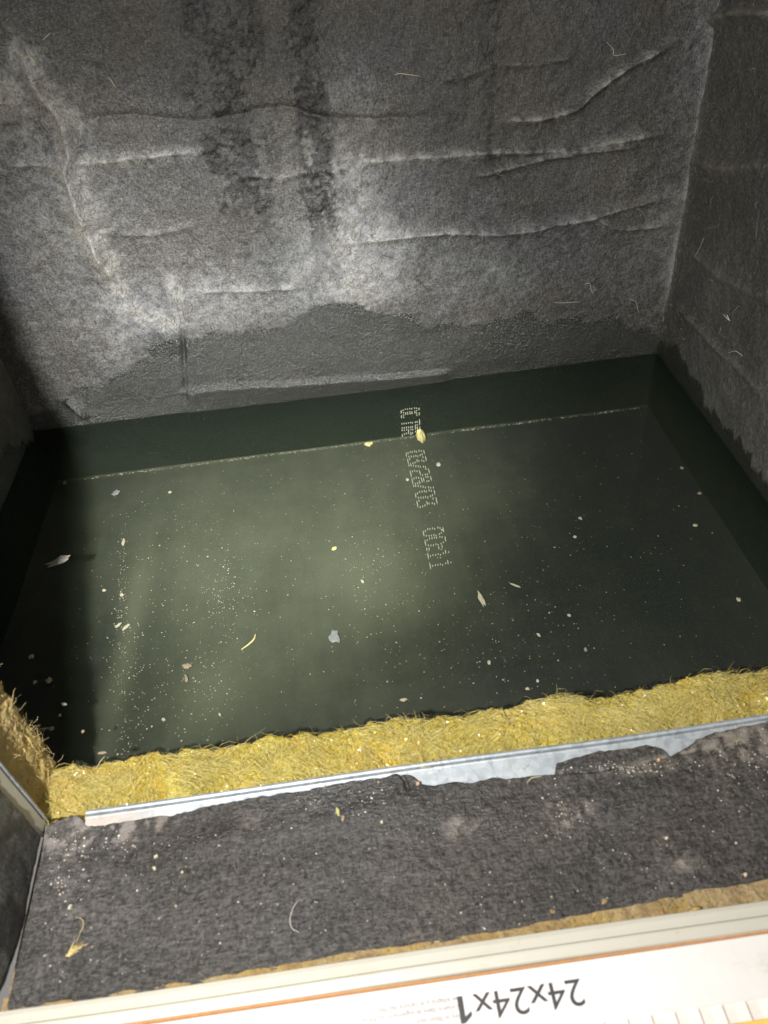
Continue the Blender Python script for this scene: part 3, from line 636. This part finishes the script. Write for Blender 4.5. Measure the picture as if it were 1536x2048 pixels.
# solid body under the mat
extrude_x('core', [(YF, -.03), (YF, .0060), (-.075, .0085), (-TI-.004, .0090), (-TI-.004, -.03)], [.1225, XE], MAT['brown'], sill)
attr(bpy.data.objects['core'].data, 'pale', np.zeros(10)); attr(bpy.data.objects['core'].data, 'tone', np.zeros(10))

# ------------------------------------------------------------------ left side of the duct: dusty liner board
board = empty('liner_board', (0, 0, 0)); tag(board, 'upright dusty grey black liner board at the left of the sill', 'liner')
nz, ny = 260, 110
bt = np.array([onz(x, y, .0155)[:2] for x, y in [(84, 1678), (78, 1700), (62, 1780), (48, 1850), (26, 1920), (6, 1975), (-20, 2040)]])
Zb, T = np.meshgrid(np.linspace(.0155, .50, nz), np.linspace(0, 1, ny), indexing='ij')
y0b, y1b = -TI-.0150, -.175
Yb = y0b+(y1b-y0b)*T
xb0 = np.interp(-Yb, -bt[:, 1], bt[:, 0])
bow = fbm(Zb, Yb, 10, 3, 120)-.5
Xb = xb0+.0006+bow*.006*smooth(Zb, .015, .06)+(fbm(Zb, Yb, 60, 3, 121)-.5)*.002+(fbm(Zb, Yb, 220, 2, 122)-.5)*.001
Xb = np.where(Zb < .018, Xb-.0012, Xb)
dstb = .42+.7*(fbm(Zb, Yb, 25, 4, 123)-.5)
sheet('facing', np.stack([Xb, Yb, Zb+(fbm(Zb, Yb, 50, 3, 124)-.5)*.003*(Zb < .02)], -1), {'dust': dstb, 'wet': 0*T, 'stain': smooth(fbm(Zb, Yb, 40, 3, 125), .52, .64)*.7}, MAT['liner_side'], board, False)
me = bpy.data.meshes.new('core'); 
Vc = [(.085, y1b, .014), (.116, y1b, .014), (.1195, y0b-.001, .014), (.085, y0b-.001, .014)]; Vc += [(x, y, .50) for x, y, z in Vc]
me.from_pydata(Vc, [], [(0, 3, 2, 1), (4, 5, 6, 7), (0, 1, 5, 4), (1, 2, 6, 5), (2, 3, 7, 6), (3, 0, 4, 7)]); me.update(); attr(me, 'pale', np.zeros(8)); attr(me, 'tone', np.zeros(8))
link('core', me, MAT['brown'], board)

Zr2, Tr2 = np.meshgrid(np.linspace(-.02, .50, 120), np.linspace(0, 1, 60), indexing='ij'); Yr2 = -.046-.13*Tr2
wd = sheet('wall_duct_right', np.stack([XE-.0015+(fbm(Zr2, Yr2, 30, 4, 130)-.5)*.004, Yr2, Zr2], -1), {'dust': .3+.5*(fbm(Zr2, Yr2, 25, 4, 131)-.5), 'wet': 0*Tr2, 'stain': 0*Tr2}, MAT['liner_side']); wd['kind'] = 'structure'
zj = sheet('wall_front_right', np.stack([W-.004+.034*Tr2, -.046+0*Tr2+(fbm(Zr2, Tr2, 20, 3, 132)-.5)*.003, Zr2], -1), {'dust': .3+0*Tr2, 'wet': 0*Tr2, 'stain': 0*Tr2}, MAT['liner_side']); zj['kind'] = 'structure'

# ------------------------------------------------------------------ grille frame
frame = empty('grille_frame', (0, 0, 0)); tag(frame, 'cream painted steel grille frame running along the near edge of the sill', 'frame')
xs = list(np.linspace(.1235, XE, 70)); wobc = lambda x, y, z: (.0004*math.sin(x*19+.4), .0003*math.sin(x*27))
extrude_x('lip', [(YF, -.02), (YF, .0150), (YF-.0005, .0162), (YF-.0016, .0164), (YF-.0024, .0152), (YF-.0062, .0126), (YF-.0064, .0106), (YF-.0030, .0128), (YF-.0018, -.02)], xs, MAT['cream'], frame, True, wobc)
extrude_x('flat', [(YF-.0063, .0120), (YF-.0070, .0130), (YF-.0080, .0130), (YF-.0122, .0114), (YF-.0128, .0100), (YF-.0128, -.004), (YF-.0118, -.004), (YF-.0116, .0087), (YF-.0070, .0108), (YF-.0063, .0102)], xs, MAT['cream'], frame, True, wobc)

# ------------------------------------------------------------------ pleated air filter
FIL = empty('air_filter', (0, 0, 0)); tag(FIL, 'white card framed pleated air filter printed with its size', 'filter')
fy0 = YF-.0142; fz = .0100; fx0, fx1 = .118, .728; bw = .0285; fy1 = fy0-.60
def slab(name, x0, x1, y0, y1, z0, z1, mat, parent, bev=.0006):
    xa, xb, ya, yb_ = min(x0, x1), max(x0, x1), min(y0, y1), max(y0, y1); b = bev
    V = [(xa, ya, z0), (xb, ya, z0), (xb, yb_, z0), (xa, yb_, z0), (xa, ya, z1-b), (xb, ya, z1-b), (xb, yb_, z1-b), (xa, yb_, z1-b), (xa+b, ya+b, z1), (xb-b, ya+b, z1), (xb-b, yb_-b, z1), (xa+b, yb_-b, z1)]
    F = [(3, 2, 1, 0), (0, 1, 5, 4), (1, 2, 6, 5), (2, 3, 7, 6), (3, 0, 4, 7), (4, 5, 9, 8), (5, 6, 10, 9), (6, 7, 11, 10), (7, 4, 8, 11), (8, 9, 10, 11)]
    me = bpy.data.meshes.new(name); me.from_pydata(V, [], F); me.update(); return link(name, me, mat, parent)
bord = slab('card_border', fx0, fx1, fy0, fy0-bw, fz-.0245, fz, MAT['board'], FIL)
slab('card_border', fx0, fx1, fy1, fy1+bw, fz-.0245, fz, MAT['board'], FIL)
slab('card_border', fx0, fx0+bw, fy0-bw-.0003, fy1+bw+.0003, fz-.0245, fz-.0003, MAT['board'], FIL)
slab('card_border', fx1-bw, fx1, fy0-bw-.0003, fy1+bw+.0003, fz-.0245, fz-.0003, MAT['board'], FIL)
# bare kraft edge of the border facing the frame, lifting to the left
Vk = []; nk = 60
for k in range(nk):
    x = fx0+(fx1-fx0)*k/(nk-1); up = .0006+.0012*float(smooth(np.array(.36-x), -.03, .06)); Vk += [(x, fy0+.0001, fz-.020), (x, fy0+.0012, fz-.020), (x, fy0+.0012, fz+up-.0006), (x, fy0+.0001, fz+up-.0002)]
Fk = [(a*4+j, a*4+(j+1) % 4, a*4+4+(j+1) % 4, a*4+4+j) for a in range(nk-1) for j in range(4)]
me = bpy.data.meshes.new('kraft_edge'); me.from_pydata(Vk, [], Fk); me.update(); link('kraft_edge', me, MAT['kraft'], FIL)
# pleated media
npl = 46; xa, xb = fx0+bw-.002, fx1-bw+.002; Vm, Fm = [], []
for k in range(npl*2+1):
    x = xa+(xb-xa)*k/(npl*2); z = fz-.0012 if k % 2 == 0 else fz-.0018
    Vm += [(x, fy0-bw+.001, z), (x, fy1+bw-.001, z)]
Fm = [(2*k, 2*k+1, 2*k+3, 2*k+2) for k in range(npl*2)]
me = bpy.data.meshes.new('media'); me.from_pydata(Vm, [], Fm); me.update(); link('media', me, MAT['media'], FIL)
for k in range(0, npl*2+1, 2):
    x = xa+(xb-xa)*k/(npl*2); slab('pleat_wire', x-.00035, x+.00035, fy0-bw-.0002, fy0-bw-.16, fz-.0012, fz-.0007, MAT['wire'], FIL, .0002)
for off in (.0085, .09, .17): slab('glue_bead', xa, xb, fy0-bw-off, fy0-bw-off-.0021, fz-.0030, fz-.0002, MAT['glue'], FIL, .0004)
# lettering: upside down as seen from here
def text(body, size, loc, rotz, mat, extr=.00008, shear=0., sx=1.):
    c = bpy.data.curves.new('printed_text', 'FONT'); c.body = body; c.size = size; c.extrude = extr; c.shear = shear; c.resolution_u = 6
    to = bpy.data.objects.new('tmp', c); col.objects.link(to)
    me = bpy.data.meshes.new_from_object(to.evaluated_get(bpy.context.evaluated_depsgraph_get())); bpy.data.objects.remove(to)
    o = link('printed_text', me, mat, FIL); o.location = loc; o.rotation_euler = (0, 0, rotz); o.scale = (sx, 1, 1); return o
bpy.context.view_layer.update()
TXT = []
a = onz(1156, 1990, fz); b = onz(940, 2022, fz)
ang = math.atan2(b[1]-a[1], b[0]-a[0])
TXT_START = onz(1163, 1962, fz)
big = text('24x24x', .0176, (TXT_START[0], TXT_START[1]+.0012, fz+.0002), math.pi, MAT['ink'], sx=1.09)
wt_ = max(v.co.x for v in big.data.vertices)+.0030; hh = .0123
one = [(wt_+.0016, 0), (wt_+.0042, 0), (wt_+.0042, hh), (wt_+.0020, hh), (wt_-.0016, hh-.0030), (wt_-.0016, hh-.0052), (wt_+.0016, hh-.0030)]
me = bpy.data.meshes.new('printed_text'); me.from_pydata([(x, y, z) for z in (0, .00008) for x, y in one], [], [tuple(range(7, 14))]+[(i, (i+1) % 7, 7+(i+1) % 7, 7+i) for i in range(7)]); me.update()
o1 = link('printed_text', me, MAT['ink'], FIL); o1.location = big.location; o1.rotation_euler = big.rotation_euler; o1.scale = big.scale
q = onz(917, 1993, fz); text('Se adapta a la ranura del filtro', .0037, (q[0], q[1], fz+.0002), math.pi, MAT['ink_soft'], .00004)
q = onz(920, 2008, fz); text("S'insère dans le logement du filtre", .0037, (q[0], q[1], fz+.0002), math.pi, MAT['ink_soft'], .00004)
q = onz(923, 2026, fz); text('Fits in filter slot', .0037, (q[0], q[1], fz+.0002), math.pi, MAT['ink_soft'], .00004)

# ------------------------------------------------------------------ loose things
def outline(w, h, n=9, jag=.22):
    return [(w/2*(1+random.uniform(-jag, jag))*math.cos(t), h/2*(1+random.uniform(-jag, jag))*math.sin(t)) for t in np.linspace(0, 2*math.pi, n, endpoint=False)]
C_CREAM = plain('cream_flake', (.58, .54, .38), .7, .2, 400); C_TAN = plain('tan_scrap', (.36, .29, .19), .7, .25, 300); C_GREY = plain('grey_film', (.30, .33, .31), .5, .3, 350); C_YEL = plain('yellow_crumb', (.82, .74, .30), .6, .25, 500); C_GRN = plain('greenish_flake', (.50, .50, .20), .6, .2, 300); C_BARK = plain('grey_strip', (.30, .28, .23), .8, .25, 250)
def flake(name, px, py, w, h, ang, mat, label, cat='flake', z=None, thick=.0008, group=None, dome=.2, n=9, jag=.22):
    """w, h in pixels of the photo on that plane; ang in degrees"""
    zz = .0003 if z is None else z
    p = onz(px, py, zz); s = np.linalg.norm(onz(px+1, py, zz)-p); s2 = np.linalg.norm(onz(px, py+1, zz)-p)
    o = link(name, flake_mesh(name, outline(w*s*.80, h*s2*.80, n, jag), thick, dome), mat); o.location = p; o.rotation_euler = (random.uniform(-.05, .05), random.uniform(-.05, .05), math.radians(ang))
    return tag(o, label, cat, group)
FZ = FLOOR+.0012
FL = [
    ('yellow_crumb', 842, 876, 19, 26, 0, C_YEL, 'bright yellow foam crumb lying on the pale seam below the code', FZ, .008),
    ('cream_flake', 877, 930, 12, 9, 10, C_CREAM, 'small cream flake just right of the printed code, near the yellow crumb', FZ, .0015),
    ('cream_flake', 815, 960, 8, 7, 30, C_CREAM, 'tiny cream curl close to the left of the printed code', FZ, .0012),
    ('cream_flake', 962, 1198, 13, 36, 8, C_CREAM, 'largest upright cream flake in the middle of the water', None, .0010),
    ('grey_strip', 119, 1122, 54, 17, 16, C_BARK, 'long grey strip floating in the dark left corner of the water', None, .0012),
    ('cream_flake', 247, 1085, 10, 16, 0, C_CREAM, 'cream flake topping the left line of silt, nearest the back wall', FZ, .0012),
    ('cream_flake', 244, 1190, 9, 9, 20, C_CREAM, 'round cream crumb midway down the left line of silt', FZ, .0015),
    ('cream_flake', 253, 1254, 9, 20, -40, C_CREAM, 'larger slanting cream flake of the pair on the left silt line', FZ, .0012),
    ('cream_flake', 238, 1250, 7, 14, -40, C_CREAM, 'smaller slanting cream flake of the pair on the left silt line', FZ, .0012),
    ('tan_scrap', 62, 1314, 13, 11, 15, C_TAN, 'tan scrap alone in the dark water at the far left', None, .0008),
    ('tan_scrap', 70, 1365, 9, 10, -20, C_TAN, 'small tan scrap left of a bigger one above the jamb', None, .0008),
    ('tan_scrap', 98, 1361, 16, 12, 10, C_TAN, 'bigger tan scrap floating in shadow above the jamb', None, .0008),
    ('tan_scrap', 128, 1409, 15, 6, -15, C_TAN, 'thin tan scrap in shadow, right of the jamb edge', None, .0008),
    ('tan_scrap', 120, 1431, 8, 6, 30, C_TAN, 'tiny tan scrap in shadow just below a thin one', None, .0008),
    ('tan_scrap', 103, 1458, 11, 12, 0, C_TAN, 'tan scrap at the tip of a pale splinter by the jamb', None, .0008),
    ('cream_flake', 166, 1463, 7, 8, 0, C_TAN, 'faint round flake in shadow near the front left corner', None, .0008),
    ('grey_film', 670, 1273, 28, 30, 20, C_GREY, 'crumpled translucent grey film in the middle of the water', FZ, .0012),
    ('tan_scrap', 374, 1333, 24, 14, -10, C_TAN, 'blurred tan scrap with a curved tail below it', FZ, .0015),
    ('tan_scrap', 373, 1358, 8, 26, 8, C_TAN, 'curved tan tail below a blurred scrap', FZ, .0012),
    ('cream_flake', 328, 1440, 9, 9, 20, C_CREAM, 'square cream crumb near the front edge, left of another', FZ, .0015),
    ('cream_flake', 440, 1430, 8, 8, 20, C_CREAM, 'pale cream crumb near the yellow strip, right of another', FZ, .0015),
    ('cream_flake', 208, 1181, 10, 6, 0, C_CREAM, 'flat cream flake left of the silt line', FZ, .0010),
    ('cream_flake', 1161, 1037, 9, 7, 20, C_CREAM, 'small square flake right of the code, farther of two', None, .0008),
    ('cream_flake', 1150, 1074, 9, 6, 0, C_CREAM, 'small flat flake right of the code, nearer of two', None, .0008),
    ('cream_flake', 1031, 1171, 6, 20, 55, C_CREAM, 'narrow slanting cream sliver right of the end of the code', None, .0008),
    ('cream_flake', 1390, 1051, 12, 8, -10, C_CREAM, 'oval pale flake alone in the dark water by the right wall', None, .0008),
    ('cream_flake', 1478, 1200, 12, 11, 0, C_CREAM, 'pale flake nearest the right edge of the water', None, .0010),
    ('cream_flake', 1399, 987, 11, 6, -10, C_TAN, 'dull oval flake in the dark water close to the right wall', None, .0008),
    ('cream_flake', 1363, 936, 10, 6, 0, C_TAN, 'dull small flake in the back right part of the water', FZ, .0008),
    ('cream_flake', 1138, 1231, 10, 7, 20, C_CREAM, 'pale flake right of the largest upright flake', None, .0008),
    ('cream_flake', 1077, 1270, 7, 10, 20, C_CREAM, 'small pale flake below and right of the largest flake', None, .0008),
    ('cream_flake', 978, 1325, 9, 12, 10, C_CREAM, 'pale jagged flake straight below the largest flake', None, .0009),
    ('tan_scrap', 1171, 1300, 9, 9, 0, C_TAN, 'brownish crumb right of the middle, towards the yellow strip', None, .0015),
    ('cream_flake', 1055, 1378, 10, 7, 0, C_CREAM, 'cream flake close to the yellow strip, nearer of two', None, .0009),
    ('cream_flake', 1075, 1362, 7, 8, 0, C_CREAM, 'cream flake close to the yellow strip, farther of two', None, .0009),
    ('cream_flake', 807, 1400, 17, 8, 4, C_CREAM, 'flat cream flake beside the yellow strip at mid length', None, .0009),
    ('cream_flake', 725, 1163, 9, 9, 30, C_CREAM, 'cream crumb left of the end of the code', FZ, .0012),
    ('yellow_crumb', 669, 1098, 13, 8, 35, C_YEL, 'yellowish sliver left of the code in the brightest water', FZ, .0012),
    ('cream_flake', 340, 985, 10, 5, 0, C_CREAM, 'flat pale flake near the back, right of the shadow edge', FZ, .0009),
    ('cream_flake', 232, 986, 20, 12, 0, C_GREY, 'faint grey disc near the back left, under water', FZ, .0009),
    ('tan_scrap', 205, 1506, 24, 7, 0, C_TAN, 'faint tan scrap straddling the shadow edge near the yellow strip', None, .0008),
    ('cream_flake', 130, 966, 9, 8, 0, C_TAN, 'faint round flake in the shadowed back left corner', FZ, .001),
    ('yellow_crumb', 738, 889, 20, 8, 10, C_YEL, 'flat yellow crumb on the seam, left of the code', FZ, .002),
]
for (nm, px, py, w, h, a, mt, lab, z, th) in FL: flake(nm, px, py, w, h, a, mt, lab, 'flake', FZ if px > 300 else z, th, 'flakes in the water', .4, 13 if w > 12 else 9, .42 if w > 24 else .30)
SL = [
    ('green_flake', 676, 1624, 9, 22, 12, C_GRN, 'greenish flake standing on the black sill mat'),
    ('tan_scrap', 687, 1638, 8, 14, -20, C_TAN, 'brown scrap touching the greenish flake on the sill'),
    ('grit_grain', 313, 1714, 11, 6, 30, C_CREAM, 'pale grain on the left of the sill, upper of two'),
    ('grit_grain', 310, 1737, 10, 10, 0, C_CREAM, 'curled pale crumb on the left of the sill, lower of two'),
    ('grit_grain', 141, 1815, 7, 13, -35, C_CREAM, 'long white grain on the lower left of the sill'),
    ('grit_grain', 836, 1568, 9, 9, 0, plain('orange_grain', (.62, .36, .20), .6, .2, 300), 'orange curl at the torn corner of the mat by the flange'),
    ('grit_grain', 1317, 1521, 10, 6, 15, plain('amber_grain', (.66, .42, .20), .6, .2, 300), 'amber grain in the tear of the mat under the flange'),
    ('grit_grain', 1333, 1677, 10, 7, 20, C_CREAM, 'white grain alone at the right of the sill'),
    ('grit_grain', 1490, 1750, 9, 10, 0, plain('peach_grain', (.66, .48, .34), .6, .2, 300), 'peach coloured grain at the right end of the sill'),
    ('grit_grain', 365, 1745, 7, 6, 0, C_CREAM, 'round white grain right of the curled crumb on the sill'),
    ('grit_grain', 353, 1813, 7, 6, 0, C_CREAM, 'round white grain in the left middle of the sill'),
    ('grit_grain', 764, 1645, 8, 7, 0, C_CREAM, 'white grain in the upper middle of the sill mat'),
    ('glue_chip', 1390, 1820, 33, 7, 9, plain('amber_chip', (.66, .44, .10), .4, .2, 300), 'amber glue chip between the raw fibreglass edge and the frame'),
]
for (nm, px, py, w, h, a, mt, lab) in SL:
    p = onz(px, py, .0130); z = sill_z(p[0], p[1])+.0002
    if nm == 'glue_chip': z = .0135
    flake(nm, px, py, w, h, a, mt, lab, 'grain' if 'grain' in nm else 'flake', z, .0015, 'grains on the sill', .4, 9, .2)

def strand_thing(name, px, place, rad, mat, label, cat='fibre', taper=.5, flat=1.):
    pts = np.array([place(x, y) for x, y in refine(px, 6)]); n = len(pts); Vv, F = [], []; k = 5
    for i, p in enumerate(pts):
        t = pts[min(i+1, n-1)]-pts[max(i-1, 0)]; t /= np.linalg.norm(t)+1e-9
        a_ = np.cross(t, [0.3, .5, .8]); a_ /= np.linalg.norm(a_); b_ = np.cross(t, a_); r = rad*(1-taper*abs(2*i/(n-1)-1)**2)
        for j in range(k): w = 2*math.pi*j/k; Vv.append(tuple(p+r*(math.cos(w)*a_+math.sin(w)*b_*flat)))
    F = [(i*k+j, i*k+(j+1) % k, i*k+k+(j+1) % k, i*k+k+j) for i in range(n-1) for j in range(k)]+[tuple(reversed(range(k))), tuple(range((n-1)*k, n*k))]
    me = bpy.data.meshes.new(name); me.from_pydata(Vv, [], F); me.update(); attr(me, 'tone', np.full(len(Vv), .6))
    for p in me.polygons: p.use_smooth = True
    return tag(link(name, me, mat), label, cat)
wz = lambda x, y: onz(x, y, .0006)
fzp = lambda x, y: onz(x, y, FZ)
def sz(x, y): p = onz(x, y, .0130); p[2] = sill_z(p[0], p[1])+.0004; return p
def wp(x, y): p = ony(x, y, D-.003); p[1] = wall_y(p[0], p[2])-.0006; return p
def rp(x, y): p = onx(x, y, W-.003); return p
M_ST = strand('straw', (.42, .38, .24), (.46, .42, .28), .5)
M_HAIR = strand('pale_hair', (.45, .42, .38), (.55, .50, .45), .4)
strand_thing('yellow_strand', [(483, 1299), (498, 1288), (508, 1278), (511, 1268)], fzp, .0009, C_YEL, 'curved yellow strand in the water left of the grey film', 'strand')
strand_thing('wood_splinter', [(70, 1460), (85, 1458), (97, 1456)], wz, .0009, C_TAN, 'pale splinter floating beside the left jamb', 'splinter')
strand_thing('pale_hair', [(597, 1800), (586, 1815), (580, 1838), (584, 1856), (598, 1864)], sz, .00028, M_HAIR, 'curved pale hair on the middle of the black sill mat', 'hair')
tp = np.array([sz(134+random.uniform(-3, 3), 1911+random.uniform(-2, 2)) for _ in range(26)]); te = np.array([sz(160+random.gauss(0, 7), 1890+random.gauss(0, 6)) for _ in range(26)])
tuft = link('straw_tuft', fibre_mesh('straw_tuft', tp, te-tp+np.array([0, 0, .0015]), np.linalg.norm(te-tp, axis=1)*RNG.uniform(.6, 1.15, 26), np.full(26, .00026), RNG.normal(size=26)*.7, 6), MAT['tstrand']); tag(tuft, 'straw coloured tuft on the lower left of the sill', 'tuft')
strand_thing('tan_hair', [(151, 1834), (162, 1837), (167, 1848), (160, 1866), (152, 1885)], sz, .00017, MAT['tstrand'], 'hooked tan hair curling up from the straw tuft', 'hair')
strand_thing('straw_splinter', [(55, 106), (64, 116), (72, 124)], wp, .0009, M_ST, 'thick straw splinter stuck to the top left of the back wall', 'splinter')
strand_thing('straw_splinter', [(84, 81), (93, 73), (101, 66)], wp, .0004, M_ST, 'thin straw splinter at the top left, above a thick one', 'splinter')
strand_thing('straw_splinter', [(216, 154), (224, 166), (232, 178)], wp, .00034, M_ST, 'slanting straw splinter on the back wall left of the drip stains', 'splinter')
strand_thing('white_thread', [(1168, 570), (1180, 568), (1183, 580), (1188, 592)], wp, .00034, M_HAIR, 'white hooked thread on the right of the back wall', 'thread')
strand_thing('white_thread', [(1260, 600), (1272, 604), (1276, 615), (1279, 628)], wp, .0003, M_HAIR, 'white curved thread above the back right water corner', 'thread')
strand_thing('white_thread', [(1110, 607), (1130, 607), (1164, 605)], wp, .0003, M_HAIR, 'straight white thread just above the damp margin', 'thread')
strand_thing('straw_thread', [(790, 153), (800, 150), (820, 152), (842, 155)], wp, .0004, M_ST, 'straw coloured thread in the upper middle of the back wall', 'thread')
strand_thing('white_thread', [(1215, 85), (1228, 100), (1230, 112), (1255, 108)], wp, .0003, M_HAIR, 'forked white thread above the big crease on the back wall', 'thread')
strand_thing('white_thread', [(1446, 628), (1452, 634), (1458, 640), (1454, 630), (1460, 642)], rp, .0005, M_HAIR, 'curled white thread on the right wall', 'thread')
strand_thing('white_thread', [(1456, 706), (1470, 702), (1478, 706), (1486, 712)], rp, .0004, M_HAIR, 'pale thread low on the right wall', 'thread')
strand_thing('straw_strand', [(193, 1538), (200, 1524), (210, 1512)], lambda x, y: onz(x, y, .012), .0004, M_ST, 'single straw strand sticking up from the left end of the yellow strip', 'strand')
strand_thing('straw_strand', [(1054, 1566), (1064, 1556), (1084, 1552)], lambda x, y: onz(x, y, .0155), .0004, M_ST, 'bent straw strand against the steel flange', 'strand')

# grains nobody could count
def grains(name, P0, size, mat, kind_parent=None, flat=.5):
    n = len(P0)
    o = np.array([(1, 0, 0), (-1, 0, 0), (0, 1, 0), (0, -1, 0), (0, 0, 1), (0, 0, -1)], float)
    V = o[None]*size[:, None, None]*RNG.uniform(.45, 1.3, (n, 6, 1)); V[..., 2] *= flat
    a = RNG.uniform(0, 6.28, n); c, s_ = np.cos(a)[:, None], np.sin(a)[:, None]
    x, y = V[..., 0]*c-V[..., 1]*s_, V[..., 0]*s_+V[..., 1]*c; V[..., 0], V[..., 1] = x, y
    V += P0[:, None]
    f = np.array([(0, 2, 4), (2, 1, 4), (1, 3, 4), (3, 0, 4), (2, 0, 5), (1, 2, 5), (3, 1, 5), (0, 3, 5)])
    me = mesh_np(name, V.reshape(-1, 3), (np.arange(n)*6)[:, None, None].repeat(8, 1)+f[None], False) if False else mesh_np(name, V.reshape(-1, 3), ((np.arange(n)*6)[:, None, None]+f[None]).reshape(-1, 3), False)
    attr(me, 'tone', np.repeat(RNG.random(n), 6)); o_ = link(name, me, mat); return o_
pts = []
def cluster(px, py, sx, sy, n, size):
    for _ in range(int(n*.85)):
        p = onz(random.gauss(px, sx), random.gauss(py, sy), FZ)
        if .004 < p[0] < W-.004 and .004 < p[1] < D-.004: pts.append((p, abs(random.gauss(size, size*.45))+.00018))
cluster(246, 1120, 5, 50, 60, .0004); cluster(244, 1210, 7, 60, 110, .00045); cluster(250, 1400, 26, 110, 260, .0005); cluster(450, 1190, 22, 40, 170, .00045); cluster(430, 1160, 60, 100, 120, .0005)
cluster(745, 1150, 50, 70, 190, .00045); cluster(400, 1390, 45, 45, 120, .0005); cluster(320, 1280, 90, 150, 260, .00045); cluster(600, 960, 200, 70, 160, .00040); cluster(930, 1290, 130, 90, 240, .00045)
cluster(1080, 1150, 120, 120, 160, .00045); cluster(860, 950, 60, 50, 60, .0004); cluster(1020, 1100, 420, 240, 220, .0004); cluster(480, 1120, 240, 200, 320, .0004); cluster(320, 1060, 70, 50, 70, .0005); cluster(1250, 1000, 150, 130, 60, .0004)
for _ in range(900):                            # pale seam where floor and wall meet
    t = random.random()**.9; x = 160+t*1120; y = 946-(x-160)*.1185; den = 1 if x < 1250 else .5
    p = onz(x, y+random.gauss(0, 2.2), FZ)
    if p[1] > D-.006: p[1] = D-.004-random.random()*.003
    if random.random() < den*float(.25+.9*lattice(np.array([x/40.]), np.array([1.]), 5)[0]): pts.append((p, abs(random.gauss(.0005, .0003))+.0002))
tag(grains('silt_grains', np.array([p for p, s_ in pts]), np.array([s_ for p, s_ in pts]), MAT['speck'], None, .5), 'pale silt grains scattered over the floor under the water', 'silt', None, 'stuff')
pts = []
for _ in range(800):
    p = onz(random.uniform(60, 1560), random.uniform(1470, 2000), .013)
    if p[0] < .129 or p[1] < YF+.006 or p[1] > -.068: continue
    z = sill_z(p[0], p[1]); pts.append((np.array([p[0], p[1], z+.0001]), min(.0011, abs(random.gauss(.00022, .00020))+.00011)))
for (cx, cy, sx, sy, n) in [(130, 1730, 30, 40, 90), (1250, 1538, 70, 6, 160), (1130, 1625, 25, 25, 60), (960, 1556, 30, 5, 50), (1480, 1530, 50, 35, 110), (200, 1690, 60, 20, 70), (700, 1600, 70, 20, 60)]:
    for _ in range(n):
        p = onz(random.gauss(cx, sx), random.gauss(cy, sy), .013)
        if p[0] < .129 or p[0] > XE: continue
        z = sill_z(p[0], p[1]); pts.append((np.array([p[0], p[1], z+.0001]), min(.0012, abs(random.gauss(.00028, .00020))+.00012)))
tag(grains('sill_grit', np.array([p for p, s_ in pts]), np.array([s_ for p, s_ in pts]), MAT['sspeck'], None, .8), 'fine pale grit scattered over the black sill mat', 'grit', None, 'stuff')
# lint caught on the walls
def lint(name, P, n, hot, mat, up, lab):
    q = P; idx = RNG.choice(len(q), n, p=hot/hot.sum()); p0 = q[idx]
    d = RNG.normal(size=(n, 3)); d -= up*np.sum(d*up, 1, keepdims=True); d += up*np.abs(RNG.normal(size=(n, 1)))*.25
    me = fibre_mesh(name, p0, d, RNG.gamma(2.2, .0022, n)+.0015, RNG.uniform(.00008, .00022, n), RNG.normal(size=n)*1.5, 5)
    o = link(name, me, mat); tag(o, lab, 'lint', None, 'stuff')
me = wall_back.data; co = np.empty(len(me.vertices)*3, np.float32); me.vertices.foreach_get('co', co); co = co.reshape(-1, 3).astype(float)
dv = np.empty(len(co), np.float32); me.attributes['dust'].data.foreach_get('value', dv)
hot = np.clip(dv-.25, .02, None)**2*(co[:, 2] > .02)*(co[:, 2] < .45)*(co[:, 0] > .0)*(co[:, 0] < .705)
lint('wall_lint', co, 7500, hot.astype(float), MAT['dstrand'], np.array([0, -1., 0]), 'pale lint fibres caught on the back wall')
me = wall_right.data; co = np.empty(len(me.vertices)*3, np.float32); me.vertices.foreach_get('co', co); co = co.reshape(-1, 3).astype(float)
hot = ((co[:, 2] > .03) & (co[:, 2] < .45)).astype(float)*(.2+(co[:, 1] > D-.012)*2.5)
lint('side_lint', co, 900, hot, MAT['dstrand'], np.array([-1., 0, 0]), 'pale lint fibres caught on the right wall')
